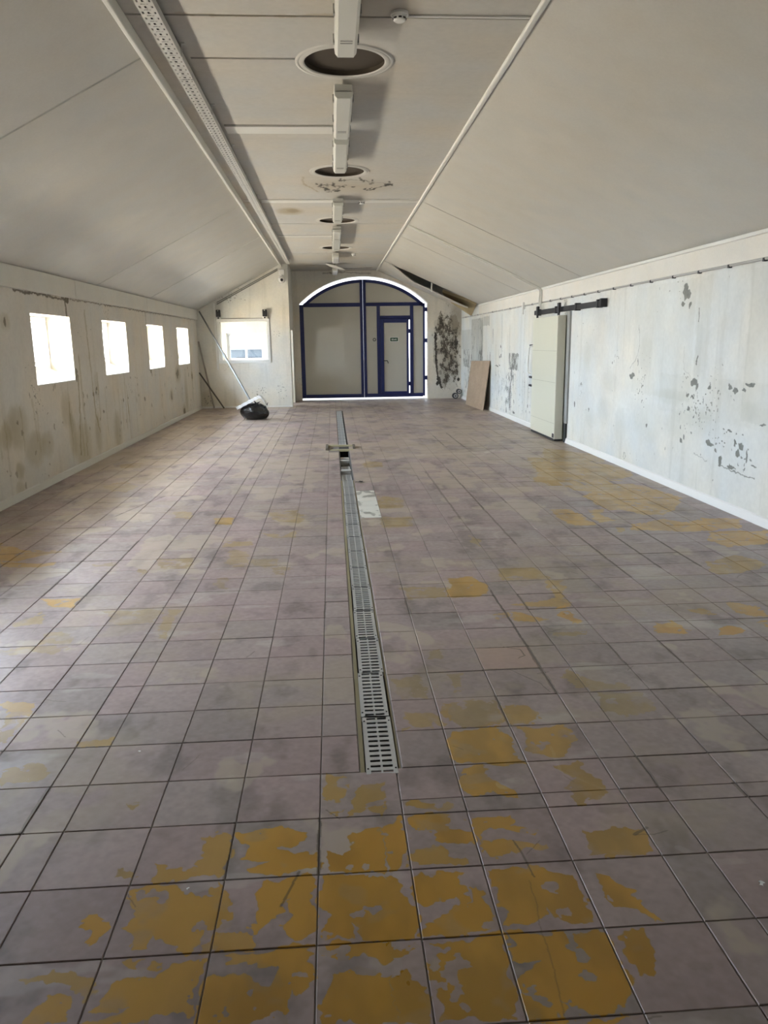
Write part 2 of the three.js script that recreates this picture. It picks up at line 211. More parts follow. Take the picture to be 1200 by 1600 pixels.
function floorTexture(x0, z0, sx, sz, W, H) {       // colour and roughness of the tiles for one stretch of floor
  const px = W / sx, pz = H / sz;
  const mask = layer(W, H, (g) => {
    g.fillStyle = '#000'; g.fillRect(0, 0, W, H);
    for (const [a, ...p] of PAINT) {
      const v = Math.round(a * 255); g.fillStyle = `rgb(${v},${v},${v})`; g.beginPath();
      for (let i = 0; i < p.length; i += 2) g.lineTo((p[i] - x0) * px, (p[i + 1] - z0) * pz);
      g.closePath(); g.fill();
    }
  });
  const marks = layer(W, H, (g) => {                 // dark scratches, cracks and soaked joints; pale mop streaks in green
    g.fillStyle = '#000'; g.fillRect(0, 0, W, H); g.lineCap = g.lineJoin = 'round'; g.globalCompositeOperation = 'lighter';
    const s = (w, c, ...p) => { g.strokeStyle = c; g.lineWidth = w * px; g.beginPath(); for (let i = 0; i < p.length; i += 2) g.lineTo((p[i] - x0) * px, (p[i + 1] - z0) * pz); g.stroke(); };
    for (const m of MARKS) s(...m);
    const keep = seed; seed = 4242;
    for (let k = 0; k < 260; k++) { const x = rr(-3.4, 3.8), z = rr(-20, -1.5), l = rr(0.02, 0.16), a = rr(0, 6.28); s(rr(0.002, 0.006), `rgb(${rr(60, 150) | 0},0,0)`, x, z, x + l * Math.cos(a) * 0.5, z + l * Math.sin(a) * 0.5 + rr(-0.01, 0.01), x + l * Math.cos(a), z + l * Math.sin(a)); }
    for (let k = 0; k < 160; k++) { const right = rnd() < 0.5, C = right ? COLS_R : COLS_L, Rr = right ? ROWS_R : ROWS_L, i = 1 + (rnd() * (C.length - 2) | 0), j = 5 + (rnd() * 45 | 0), al = rnd() < 0.5; if (al) s(rr(0.008, 0.02), 'rgb(120,0,0)', C[i], Rr[j], C[i], Rr[j + 1]); else s(rr(0.008, 0.018), 'rgb(110,0,0)', C[i], Rr[j], C[i + 1] ?? C[i], Rr[j]); }
    for (let k = 0; k < 60; k++) { const x = rr(-3, 3.5), z = rr(-14, -2), r = rr(0.1, 0.4), a = rr(0, 6.28); s(rr(0.01, 0.03), `rgb(0,${rr(25, 70) | 0},0)`, x, z, x + r * Math.cos(a) * 0.6, z + r * Math.sin(a) * 0.5, x + r * Math.cos(a + 0.3), z + r * Math.sin(a + 0.3)); }
    seed = keep;
  });
  const rough = new Uint8Array(W * H);
  const find = (list, v, down) => { let k = 0; while (k < list.length - 1 && (down ? v < list[k + 1] : v > list[k + 1])) k++; return k; };
  const colOf = new Int16Array(W), rowL = new Int16Array(H), rowR = new Int16Array(H);
  for (let i = 0; i < W; i++) { const x = x0 + (i + 0.5) / px; colOf[i] = x < 0.15 ? find(COLS_L, x) : 50 + find(COLS_R, x); }
  for (let j = 0; j < H; j++) { const z = z0 + (j + 0.5) / pz; rowL[j] = find(ROWS_L, z, true); rowR[j] = find(ROWS_R, z, true); }
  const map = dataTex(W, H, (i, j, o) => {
    const x = x0 + (i + 0.5) / px, z = z0 + (j + 0.5) / pz;
    const c = colOf[i], r = c >= 50 ? rowR[j] : rowL[j], h1 = PT[(c * 131 + r * 977) & 65535], h2 = PT[(c * 577 + r * 313 + 77) & 65535];
    // paint mask, looked up with frayed edges
    const wx = (fbm(x * 9, z * 9, 3, 1) - 0.5) * 0.11 + (vn(x * 70, z * 70, 2) - 0.5) * 0.018, wz = (fbm(x * 9, z * 9, 3, 5) - 0.5) * 0.11 + (vn(x * 70, z * 70, 6) - 0.5) * 0.018;
    const mi = Math.round((x + wx - x0) * px), mj = Math.round((z + wz - z0) * pz);
    let m = mi >= 0 && mi < W && mj >= 0 && mj < H ? mask[(mj * W + mi) * 4] / 255 : 0;
    const chip = fbm(x * 14, z * 14, 4, 9);
    if (chip < 0.29) m *= 0.12;
    // bare tile
    const tone = 0.95 + 0.09 * h1, pink = h2, g1 = fbm(x * 1.3, z * 1.3, 4, 20), g2 = fbm(x * 7, z * 4, 4, 24), g3 = fbm(x * 45, z * 45, 2, 28);
    let R = lerp(145, 149, pink) * tone, G = lerp(132, 130, pink) * tone, B = lerp(127, 127, pink) * tone;
    const dirt = sstep(0.55, 0.8, g2) * 0.16 + (g1 - 0.5) * 0.12 + (g3 - 0.5) * 0.12;
    R *= 1 - dirt; G *= 1 - dirt * 0.97; B *= 1 - dirt * 1.02;
    // thin tan film that stays in patches
    const film = sstep(0.46, 0.62, fbm(x * 0.9 + 3, z * 1.1, 5, 40)) * 0.42 * sstep(0.35, 0.6, fbm(x * 6, z * 6, 3, 44));
    R = lerp(R, 160, film); G = lerp(G, 146, film); B = lerp(B, 124, film);
    const smear = sstep(0.66, 0.8, fbm(x * 6.1, z * 11, 5, 50)) * 0.2;
    R = lerp(R, 100, smear); G = lerp(G, 90, smear); B = lerp(B, 82, smear);
    const lime = sstep(0.7, 0.78, fbm(x * 2.2 + 9, z * 6, 4, 54)) * 0.3;
    R = lerp(R, 185, lime); G = lerp(G, 180, lime); B = lerp(B, 172, lime);
    const th = lerp(0.66, 0.44, sstep(-5, -12, z)), dustAndLight = sstep(th, th + 0.05, fbm(x * 2.6, z * 2.1, 5, 80)) * 0.55 * (0.7 + 0.6 * g3);   // dusty tan patches, thickened towards the gate to paint the far floor brighter
    R = lerp(R, 176, dustAndLight); G = lerp(G, 162, dustAndLight); B = lerp(B, 142, dustAndLight);
    // paint
    if (m > 0.02) {
      const t = fbm(x * 3, z * 3, 4, 60), wear = sstep(0.55, 0.75, fbm(x * 10, z * 10, 3, 64)) * 0.35, a = clamp(m * (1.12 + 0.25 * sstep(-4.5, -6, z)) - wear, 0, 1);
      const k = sstep(0.55, 0.95, m), q = sstep(0.45, 0.7, fbm(x * 5, z * 2.5, 4, 67)) * 0.12;
      R = lerp(R, lerp(lerp(142, 156, t), lerp(170, 188, t), k) * (1 - q), a); G = lerp(G, lerp(lerp(119, 131, t), lerp(124, 144, t), k) * (1 - q), a); B = lerp(B, lerp(lerp(70, 84, t), lerp(38, 58, t), k) * (1 - q), a);
    }
    if (WHITE_TILES(x, z)) {
      const st = sstep(0.58, 0.66, fbm(x * 9, z * 7, 4, 70));
      R = lerp(205 + 12 * h1, 120, st * 0.7); G = lerp(203 + 12 * h1, 118, st * 0.7); B = lerp(192 + 12 * h1, 108, st * 0.7); m = 0;
    }
    // one paler, pinkish replacement tile with cracks
    if (x > 0.747 && x < 1.05 && z < -3.7 && z > -3.99) { R = lerp(R, 166, 0.6); G = lerp(G, 138, 0.6); B = lerp(B, 124, 0.6); }
    { const q = (clamp(Math.round((x + wx * 0.15 - x0) * px), 0, W - 1) + clamp(Math.round((z + wz * 0.15 - z0) * pz), 0, H - 1) * W) * 4, dk = marks[q] / 255 * 0.8, pl = marks[q + 1] / 255 * clamp(chip * 2 - 0.4); R = lerp(lerp(R, 62, dk), 196, pl); G = lerp(lerp(G, 52, dk), 190, pl); B = lerp(lerp(B, 42, dk), 180, pl); }
    o[0] = R; o[1] = G; o[2] = B;
    rough[j * W + i] = clamp(84 + 52 * g2 - 22 * m + 30 * film + 18 * (g3 - 0.5), 40, 255);
  });
  const rmap = dataTex(W, H, (i, j, o) => { o[0] = o[1] = o[2] = rough[j * W + i]; }, false);
  for (const t of [map, rmap]) t.wrapS = t.wrapT = THREE.ClampToEdgeWrapping;
  return { mat: std({ map, roughnessMap: rmap, roughness: 1, metalness: 0 }), x0, z0, sx, sz };
}
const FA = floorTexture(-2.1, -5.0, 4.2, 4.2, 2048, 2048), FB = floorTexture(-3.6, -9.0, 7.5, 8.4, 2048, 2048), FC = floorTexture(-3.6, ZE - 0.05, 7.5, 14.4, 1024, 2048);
const fuv = (F) => (x, y, z) => [(x - F.x0) / F.sx, (z - F.z0) / F.sz];

// plain painted plaster, used where no single stain stands out
const plasterMap = dataTex(1024, 1024, (i, j, o) => {
  const x = i / 64, y = j / 64, f = (a, b, s, q) => lerp(lerp(fbm(a, b, q, s), fbm(a - 16, b, q, s), sstep(12, 16, a)), lerp(fbm(a, b - 16, q, s), fbm(a - 16, b - 16, q, s), sstep(12, 16, a)), sstep(12, 16, b));
  const n = f(x, y, 3, 4) - 0.5, t = f(x * 1, y * 1, 40, 3) - 0.5, fine = vn(i / 3, j / 3, 5) - 0.5, v = 1 + n * 0.045 + fine * 0.02;
  o[0] = 214 * v + t * 5; o[1] = 210 * v; o[2] = 199 * v - t * 6;
});
plasterMap.repeat.set(1 / 4, 1 / 4);
const plaster = std({ map: plasterMap, roughness: 0.85 });
const ceilPaint = std({ map: plasterMap, color: col(0.8, 0.805, 0.82), roughness: 0.5 });   // satin, slightly greyed
const whitePaint = std({ color: col(0.74, 0.73, 0.69), roughness: 0.6 });
const trimPaint = std({ color: col(0.70, 0.69, 0.64), roughness: 0.55 });
const pvc = std({ color: col(0.82, 0.83, 0.84), roughness: 0.35 });
const glass = new THREE.MeshPhysicalMaterial({ color: col(0.97, 0.98, 0.98), transmission: 1, thickness: 0, roughness: 0.02, ior: 1.5, side: THREE.DoubleSide });
const steelDark = std({ color: col(0.02, 0.02, 0.022), roughness: 0.5, metalness: 0.3 });
const black = std({ color: col(0.015, 0.015, 0.016), roughness: 0.6 });
const galvanised = std({ color: col(0.55, 0.57, 0.58), roughness: 0.42, metalness: 0.75 });
const roofWood = std({ color: col(0.055, 0.045, 0.035), roughness: 0.9 });
// ---------------------------------------------------------------- wall surfaces with their stains
// draw() paints three layers: red = spalled plaster, green = mould specks, blue = damp staining; a0, len run along the wall, y from 0 to top
function wallSurface(a0, len, top, W, H, draw, base, opt = {}) {
  const pa = W / len, py = H / top;
  const L = layer(W, H, (g) => {
    g.fillStyle = '#000'; g.fillRect(0, 0, W, H); g.globalCompositeOperation = 'lighter';
    const blob = (a, y, ra, ry, c, n = 9) => { g.fillStyle = c; g.beginPath(); for (let k = 0; k < n; k++) { const t = k / n * 6.283, q = rr(0.6, 1.25); g.lineTo((a - a0 + ra * q * Math.cos(t)) * pa, (y + ry * q * Math.sin(t)) * py); } g.closePath(); g.fill(); };
    const soft = (a, y, ra, ry, rgb, alpha) => { g.save(); g.translate((a - a0) * pa, y * py); g.scale(ra * pa, ry * py); const q = g.createRadialGradient(0, 0, 0, 0, 0, 1); q.addColorStop(0, `rgba(${rgb},${alpha})`); q.addColorStop(0.6, `rgba(${rgb},${alpha * 0.7})`); q.addColorStop(1, `rgba(${rgb},0)`); g.fillStyle = q; g.fillRect(-1, -1, 2, 2); g.restore(); };
    const line = (pts, w, c) => { g.strokeStyle = c; g.lineWidth = w * pa; g.lineJoin = 'round'; g.beginPath(); for (const [a, y] of pts) g.lineTo((a - a0) * pa, y * py); g.stroke(); };
    const rect = (a, b, y0, y1, c) => { g.fillStyle = c; g.fillRect((Math.min(a, b) - a0) * pa, y0 * py, Math.abs(b - a) * pa, (y1 - y0) * py); };
    draw({ blob, soft, line, rect });
  });
  const spall = opt.spall ?? [118, 118, 108], mould = opt.mould ?? [62, 60, 54], damp = opt.damp ?? [150, 146, 128];
  const map = dataTex(W, H, (i, j, o) => {
    const a = a0 + i / pa, y = j / py;
    const wa = (fbm(a * 16, y * 16, 3, 1) - 0.5) * 0.05, wy = (fbm(a * 16, y * 16, 3, 4) - 0.5) * 0.05;
    const mi = clamp(Math.round((a + wa - a0) * pa), 0, W - 1), mj = clamp(Math.round((y + wy) * py), 0, H - 1), k = (mj * W + mi) * 4;
    const s = L[k] / 255, m = L[k + 1] / 255, d = L[k + 2] / 255;
    const n1 = fbm(a * 0.8, y * 0.8, 4, 10) - 0.5, n2 = fbm(a * 3.4, y * 2.6, 5, 14) - 0.5, n3 = fbm(a * 30, y * 30, 2, 18) - 0.5, run = fbm(a * 9, y * 0.7, 3, 22);
    const cm = opt.calm ?? 1, v = 1 + (n1 * 0.1 + n2 * 0.07) * cm + n3 * 0.04, warm = fbm(a * 1.7, y * 1.7, 3, 26) - 0.5;
    let R = base[0] * v + warm * 12, G = base[1] * v, B = base[2] * v - warm * 16;
    const runs = sstep(0.6, 0.8, run) * 0.035 * cm; R *= 1 - runs; G *= 1 - runs; B *= 1 - runs * 1.1;
    const dd = clamp(d * (0.55 + 0.9 * fbm(a * 4, y * 2.5, 4, 30))); R = lerp(R, damp[0], dd); G = lerp(G, damp[1], dd); B = lerp(B, damp[2], dd);
    if (m > 0.01) { const q = fbm(a * 12, y * 8, 5, 34) * 0.75 + 0.25 * vn(a * 60, y * 45, 36), mm = sstep(0.64 - m * 0.26, 0.84 - m * 0.22, q) * clamp(0.4 + m) * 0.92; R = lerp(R, mould[0], mm); G = lerp(G, mould[1], mm); B = lerp(B, mould[2], mm); }
    if (s > 0.05) { const ss = clamp(s * 1.1) * (0.85 + 0.3 * (n3 + 0.2)); R = lerp(R, spall[0], ss); G = lerp(G, spall[1], ss); B = lerp(B, spall[2], ss); }
    // scattered tiny chips
    const ch = vn(a * 38, y * 38, 44) * vn(a * 2.1, y * 2.1, 48); if (ch > 0.79 && cm > 0.6) { R *= 0.72; G *= 0.72; B *= 0.7; }
    o[0] = R; o[1] = G; o[2] = B;
  });
  map.wrapS = map.wrapT = THREE.ClampToEdgeWrapping;
  return std({ map, roughness: opt.rough ?? 0.7 });
}
const RW_TOP = 2.7, RED = '#f00', rS = 'rgb(235,0,0)';
const RW_BASE = [212, 212, 204];
const rightNear = wallSurface(-13, 7.6, RW_TOP, 2048, 720, ({ blob, soft, line, rect }) => {
  for (const [a, y, ra, ry] of [[-8.42, 2.15, 0.1, 0.07], [-8.5, 2.05, 0.05, 0.03], [-8.33, 2.02, 0.03, 0.04], [-8.45, 2.22, 0.05, 0.03], [-8.12, 1.22, 0.07, 0.05], [-8.04, 1.17, 0.03, 0.05], [-8.23, 1.07, 0.05, 0.03], [-8.12, 1.05, 0.05, 0.02], [-8.2, 0.93, 0.03, 0.03], [-7.77, 1.19, 0.05, 0.025],
    [-7.34, 1.22, 0.05, 0.02], [-7.24, 1.18, 0.05, 0.03], [-6.98, 1.24, 0.09, 0.025], [-7.08, 1.2, 0.03, 0.02], [-7.65, 0.61, 0.08, 0.035], [-7.42, 0.47, 0.04, 0.05], [-7.53, 0.55, 0.04, 0.02], [-7.05, 0.66, 0.05, 0.045], [-7.16, 0.68, 0.04, 0.04], [-7.1, 0.58, 0.04, 0.04], [-6.94, 0.58, 0.02, 0.07], [-7.2, 0.44, 0.07, 0.02], [-7.28, 0.78, 0.06, 0.015],
    [-9.3, 0.63, 0.025, 0.03], [-8.33, 0.56, 0.04, 0.035], [-8.26, 0.61, 0.02, 0.03], [-9.85, 1.21, 0.08, 0.03], [-9.68, 1.39, 0.012, 0.06], [-12.2, 0.67, 0.03, 0.06], [-11.5, 0.64, 0.03, 0.04], [-6.8, 0.52, 0.06, 0.012], [-8.06, 0.86, 0.02, 0.015], [-6.7, 0.9, 0.06, 0.015]]) blob(a, y, ra, ry, rS);
  for (let k = 0; k < 46; k++) blob(-8.1 + rr(-0.35, 0.5), 1.0 + rr(-0.35, 0.3), rr(0.006, 0.016), rr(0.006, 0.014), 'rgb(190,0,0)', 6);
  for (let k = 0; k < 26; k++) blob(-7.2 + rr(-0.35, 0.4), 0.5 + rr(-0.12, 0.3), rr(0.008, 0.02), rr(0.006, 0.014), 'rgb(200,0,0)', 6);
  for (let k = 0; k < 40; k++) blob(rr(-12.4, -6), rr(0.2, 2.3), rr(0.005, 0.014), rr(0.006, 0.02), 'rgb(120,0,0)', 6);
  line([[-8.11, 2.0], [-8.1, 1.9], [-8.115, 1.84]], 0.014, rS); line([[-8.075, 1.49], [-8.09, 1.4]], 0.018, rS); line([[-8.4, 1.6], [-8.38, 1.35], [-8.2, 1.28]], 0.008, 'rgb(70,0,0)');
  line([[-8.0, 0.46], [-7.7, 0.42]], 0.008, 'rgb(110,0,0)'); line([[-7.45, 0.43], [-7.1, 0.4], [-6.75, 0.405]], 0.012, 'rgb(190,0,0)'); line([[-9.72, 1.85], [-9.66, 1.6], [-9.75, 1.42], [-9.95, 1.3]], 0.012, 'rgb(90,0,0)');
  line([[-10.0, 0.18], [-9.95, 0.2], [-9.92, 0.15], [-9.97, 0.11], [-10.02, 0.14], [-10.0, 0.18]], 0.01, 'rgb(150,0,0)');
  for (let k = 0; k < 9; k++) { const a = rr(-12.5, -6); line([[a, rr(1.5, 2.3)], [a + rr(-0.03, 0.03), rr(0.9, 1.5)], [a + rr(-0.05, 0.05), rr(0.3, 0.9)]], rr(0.008, 0.02), 'rgba(0,0,60,0.5)'); }
  rect(-9.85, -8.2, 1.0, 2.3, 'rgba(0,0,70,0.5)'); rect(-7.1, -5.4, 0.9, 2.3, 'rgba(0,0,80,0.5)'); rect(-9.0, -6.4, 0.85, 1.28, 'rgba(0,0,60,0.55)'); rect(-8.15, -7.85, 1.28, 2.3, 'rgba(0,0,80,0.5)');
  for (let k = 0; k < 14; k++) soft(rr(-12, -6), rr(0.5, 1.5), rr(0.2, 0.6), rr(0.1, 0.3), '0,0,255', 0.25);
}, RW_BASE, { damp: [184, 184, 170], spall: [112, 113, 104] });
const rightFar = wallSurface(ZE - 0.05, -13 - ZE + 0.05, RW_TOP, 2048, 540, ({ blob, soft, line, rect }) => {
  rect(-16.95, -16.05, 1.07, 1.41, 'rgba(0,215,60,1)'); blob(-16.6, 0.98, 0.2, 0.1, 'rgba(0,150,0,1)'); rect(-17.25, -16.3, 0.1, 1.0, 'rgba(0,95,0,1)'); soft(-16.8, 0.6, 0.5, 0.6, '0,255,0', 0.45); soft(-17.6, 0.55, 0.5, 0.5, '0,255,0', 0.32);
  rect(-21.6, -19.95, 1.1, 2.26, 'rgba(0,60,120,1)'); rect(-20.35, -19.95, 1.1, 2.2, 'rgba(0,20,60,1)'); soft(-20.2, 1.25, 0.4, 0.4, '0,255,0', 0.6); rect(-23.2, -21.6, 1.45, 2.0, 'rgba(0,0,70,1)');
  rect(-22.95, -21.55, 0.95, 1.45, 'rgba(0,190,40,1)'); rect(-22.1, -21.75, 0.45, 0.95, 'rgba(0,200,30,1)'); soft(-22.3, 0.5, 0.7, 0.5, '0,255,60', 0.45);
  rect(-19.9, -19.1, 2.05, 2.28, 'rgba(0,30,110,1)');
  for (const [a, y, ra, ry] of [[-17.9, 1.32, 0.06, 0.03], [-18.2, 1.1, 0.2, 0.015], [-17.8, 1.55, 0.05, 0.04], [-17.75, 1.35, 0.05, 0.04], [-17.9, 1.13, 0.09, 0.012], [-14.9, 0.3, 0.03, 0.03], [-16.4, 0.16, 0.1, 0.03], [-15.2, 0.4, 0.03, 0.05], [-19.0, 1.3, 0.03, 0.15], [-18.7, 1.8, 0.02, 0.2]]) blob(a, y, ra, ry, rS);
  line([[-17.7, 2.28], [-17.7, 1.7], [-17.72, 1.35]], 0.05, 'rgba(0,0,110,1)'); line([[-16.9, 2.0], [-16.95, 1.4]], 0.04, 'rgba(0,0,70,1)'); line([[-15.6, 2.25], [-15.65, 1.0], [-15.6, 0.2]], 0.03, 'rgba(0,0,80,1)');
  for (let k = 0; k < 26; k++) { const a = rr(-19.5, -14.5); line([[a, rr(0.6, 1.6)], [a + rr(-0.04, 0.04), rr(0.05, 0.6)]], rr(0.01, 0.04), 'rgba(0,60,90,0.7)'); }
  for (let k = 0; k < 60; k++) blob(rr(-19.5, -14.8), rr(0.1, 1.1), rr(0.008, 0.03), rr(0.008, 0.03), 'rgb(130,0,0)', 6);
}, RW_BASE, { damp: [150, 150, 140], spall: [96, 96, 90], mould: [104, 104, 98] });
const endSurface = wallSurface(-3.6, 7.5, 3.9, 1536, 800, ({ blob, soft, line, rect }) => {
  blob(3.47, 1.5, 0.4, 1.05, 'rgba(0,70,85,1)', 18); blob(3.5, 0.9, 0.33, 0.6, 'rgba(0,30,40,1)', 14); soft(3.45, 1.8, 0.5, 0.75, '0,255,90', 0.6); soft(3.5, 0.9, 0.5, 0.75, '0,255,60', 0.4); soft(3.35, 2.4, 0.35, 0.4, '0,200,60', 0.35); rect(3.05, 3.35, 1.95, 2.3, 'rgba(0,40,40,1)');
  line([[3.1, 1.95], [3.1, 1.55], [3.12, 1.0], [3.18, 0.55], [3.3, 0.3]], 0.06, 'rgba(190,80,0,1)'); blob(3.1, 1.78, 0.05, 0.13, 'rgb(255,0,0)'); blob(3.2, 0.5, 0.07, 0.12, 'rgb(180,60,0)'); blob(3.72, 1.65, 0.06, 0.2, 'rgb(150,80,0)'); blob(3.3, 1.4, 0.25, 0.1, 'rgb(70,90,0)');
  for (let k = 0; k < 40; k++) blob(rr(3.05, 3.8), rr(0.3, 2.3), rr(0.01, 0.05), rr(0.02, 0.08), `rgba(${rr(60, 160) | 0},60,0,1)`, 7);
  soft(3.75, 2.3, 0.25, 0.6, '0,0,255', 0.7);
  line([[-0.2, 3.66], [0.4, 3.68], [1.2, 3.64]], 0.03, 'rgba(60,60,0,1)');
}, [216, 210, 197], { damp: [140, 130, 112], mould: [72, 64, 52], spall: [44, 38, 32] });
const leftSurface = wallSurface(ZE - 0.05, 18, RW_TOP, 2048, 308, ({ blob, soft, line, rect }) => {
  for (const [a, y, ra, ry, s] of [[-8.9, 0.8, 0.3, 0.24, 0.8], [-8.55, 0.74, 0.15, 0.15, 0.7], [-9.35, 0.5, 0.3, 0.2, 0.9], [-9.75, 0.5, 0.2, 0.16, 0.6], [-8.83, 0.32, 0.12, 0.1, 0.8], [-8.77, 0.13, 0.12, 0.08, 0.6], [-10.55, 0.85, 0.2, 0.24, 0.6], [-10.7, 0.5, 0.15, 0.3, 0.8], [-11.1, 0.3, 0.35, 0.35, 0.75], [-11.85, 0.4, 0.16, 0.28, 0.7], [-12.9, 0.32, 0.22, 0.3, 0.75], [-11.95, 1.1, 0.12, 0.2, 0.5], [-18.2, 1.04, 0.3, 0.2, 0.9], [-20.0, 0.9, 0.15, 0.12, 0.9], [-19.1, 0.56, 0.2, 0.5, 0.6], [-17.35, 0.6, 0.2, 0.15, 0.7], [-18.7, 0.16, 0.2, 0.15, 0.8], [-8.87, 1.96, 0.14, 0.1, 0.6]]) { soft(a, y, ra * 1.2, ry * 1.2, '0,0,255', s * 0.8); }
  line([[-10.9, 2.3], [-10.95, 1.9]], 0.05, 'rgba(150,0,120,1)'); line([[-11.15, 1.3], [-11.1, 0.9], [-10.95, 0.2]], 0.05, 'rgba(20,0,150,1)'); line([[-11.7, 2.2], [-11.75, 1.5], [-11.8, 0.7], [-11.95, 0.4]], 0.05, 'rgba(10,0,130,1)');
  line([[-15.45, 2.3], [-15.45, 1.5], [-15.5, 1.2]], 0.04, 'rgba(90,0,60,1)');
  for (const [a, y, ra, ry] of [[-8.87, 1.95, 0.03, 0.07], [-11.1, 1.3, 0.05, 0.1], [-11.95, 1.05, 0.04, 0.03], [-12.2, 0.7, 0.04, 0.03], [-13.4, 0.78, 0.04, 0.05], [-13.7, 0.8, 0.03, 0.02], [-18.15, 1.05, 0.16, 0.11], [-20.0, 0.9, 0.08, 0.08], [-17.35, 0.6, 0.06, 0.1], [-18.7, 0.15, 0.1, 0.1], [-15.55, 1.23, 0.1, 0.08], [-8.9, 0.85, 0.03, 0.02], [-14.9, 0.7, 0.06, 0.05]]) blob(a, y, ra, ry, 'rgb(140,0,60)');
  for (let k = 0; k < 40; k++) { const a = rr(-20.5, -8.3); line([[a, rr(0.7, 1.6)], [a + rr(-0.06, 0.06), rr(0.1, 0.6)]], rr(0.02, 0.06), `rgba(0,0,${rr(40, 120) | 0},0.8)`); }
  for (let k = 0; k < 60; k++) blob(rr(-20.5, -8.3), rr(0.1, 1.2), rr(0.015, 0.04), rr(0.01, 0.05), 'rgb(80,0,50)', 6);
  line([[-9.2, 2.315], [-10.2, 2.31], [-10.7, 2.3], [-10.98, 2.29]], 0.03, 'rgb(200,0,0)'); blob(-11.0, 2.3, 0.09, 0.06, 'rgb(255,0,0)'); line([[-11.1, 2.31], [-11.9, 2.315], [-15.4, 2.315]], 0.018, 'rgb(150,0,0)'); line([[-15.4, 2.315], [-21, 2.315]], 0.018, 'rgb(110,0,0)');
}, [213, 206, 193], { damp: [168, 156, 126], spall: [96, 86, 70], rough: 0.75, calm: 0.7 });
const ceilSurface = wallSurface(ZE - 0.05, 20, 2.7, 2048, 276, ({ blob, soft, line }) => {   // along z, then across from the left edge
  const X = (x) => x - CL;
  { const path = [[-10.97, -0.1], [-10.9, 0.05], [-11.0, 0.2], [-11.25, 0.12], [-11.3, 0.02], [-11.1, -0.05], [-10.62, 0.2], [-10.6, 0.42], [-10.75, 0.55], [-10.85, 0.8], [-10.95, 0.82], [-11.15, 0.66], [-11.3, 0.55]];
    path.forEach(([a, x], k) => { for (let i = 0; i < 5; i++) blob(a + rr(-0.12, 0.12), X(x) + rr(-0.05, 0.05), rr(0.02, 0.09), rr(0.008, 0.025), `rgb(${rr(110, 240) | 0},40,0)`, 7); const n = path[k + 1]; if (n && k !== 5) line([[a, X(x)], [lerp(a, n[0], 0.5) + rr(-0.06, 0.06), X(lerp(x, n[1], 0.5))], [n[0], X(n[1])]], rr(0.01, 0.035), 'rgb(150,30,0)'); }); }
  blob(-11.05, X(0.35), 0.06, 0.03, 'rgb(190,0,0)'); blob(-10.9, X(0.8), 0.08, 0.04, 'rgb(230,0,0)'); blob(-11.2, X(0.0), 0.07, 0.05, 'rgb(230,0,0)');
  line([[-10.4, X(-0.3)], [-10.8, X(-0.32)], [-11.4, X(-0.12)]], 0.03, 'rgba(0,0,120,1)'); soft(-11.0, X(0.3), 0.6, 0.7, '0,0,255', 0.3); soft(-13.0, X(-0.6), 0.4, 0.25, '0,0,255', 0.9); soft(-12.95, X(-0.55), 0.2, 0.1, '40,0,200', 0.8);
  line([[-5.5, X(-0.95)], [-5.53, X(-0.4)], [-5.5, X(0.08)]], 0.035, 'rgba(0,0,90,1)');
  line([[-22.6, X(0.3)], [-22.7, X(0.7)], [-22.5, X(1.2)]], 0.12, 'rgba(200,60,0,1)'); line([[-21.8, X(-0.7)], [-21.6, X(-0.3)], [-21.9, X(0.0)]], 0.08, 'rgba(90,0,100,1)'); soft(-20, X(0.3), 1.6, 0.5, '0,0,255', 0.3); soft(-5.0, X(0.35), 1.0, 0.3, '0,0,255', 0.25);
}, [193, 189, 180], { damp: [158, 142, 112], spall: [52, 46, 36], rough: 0.6, calm: 0.35 });

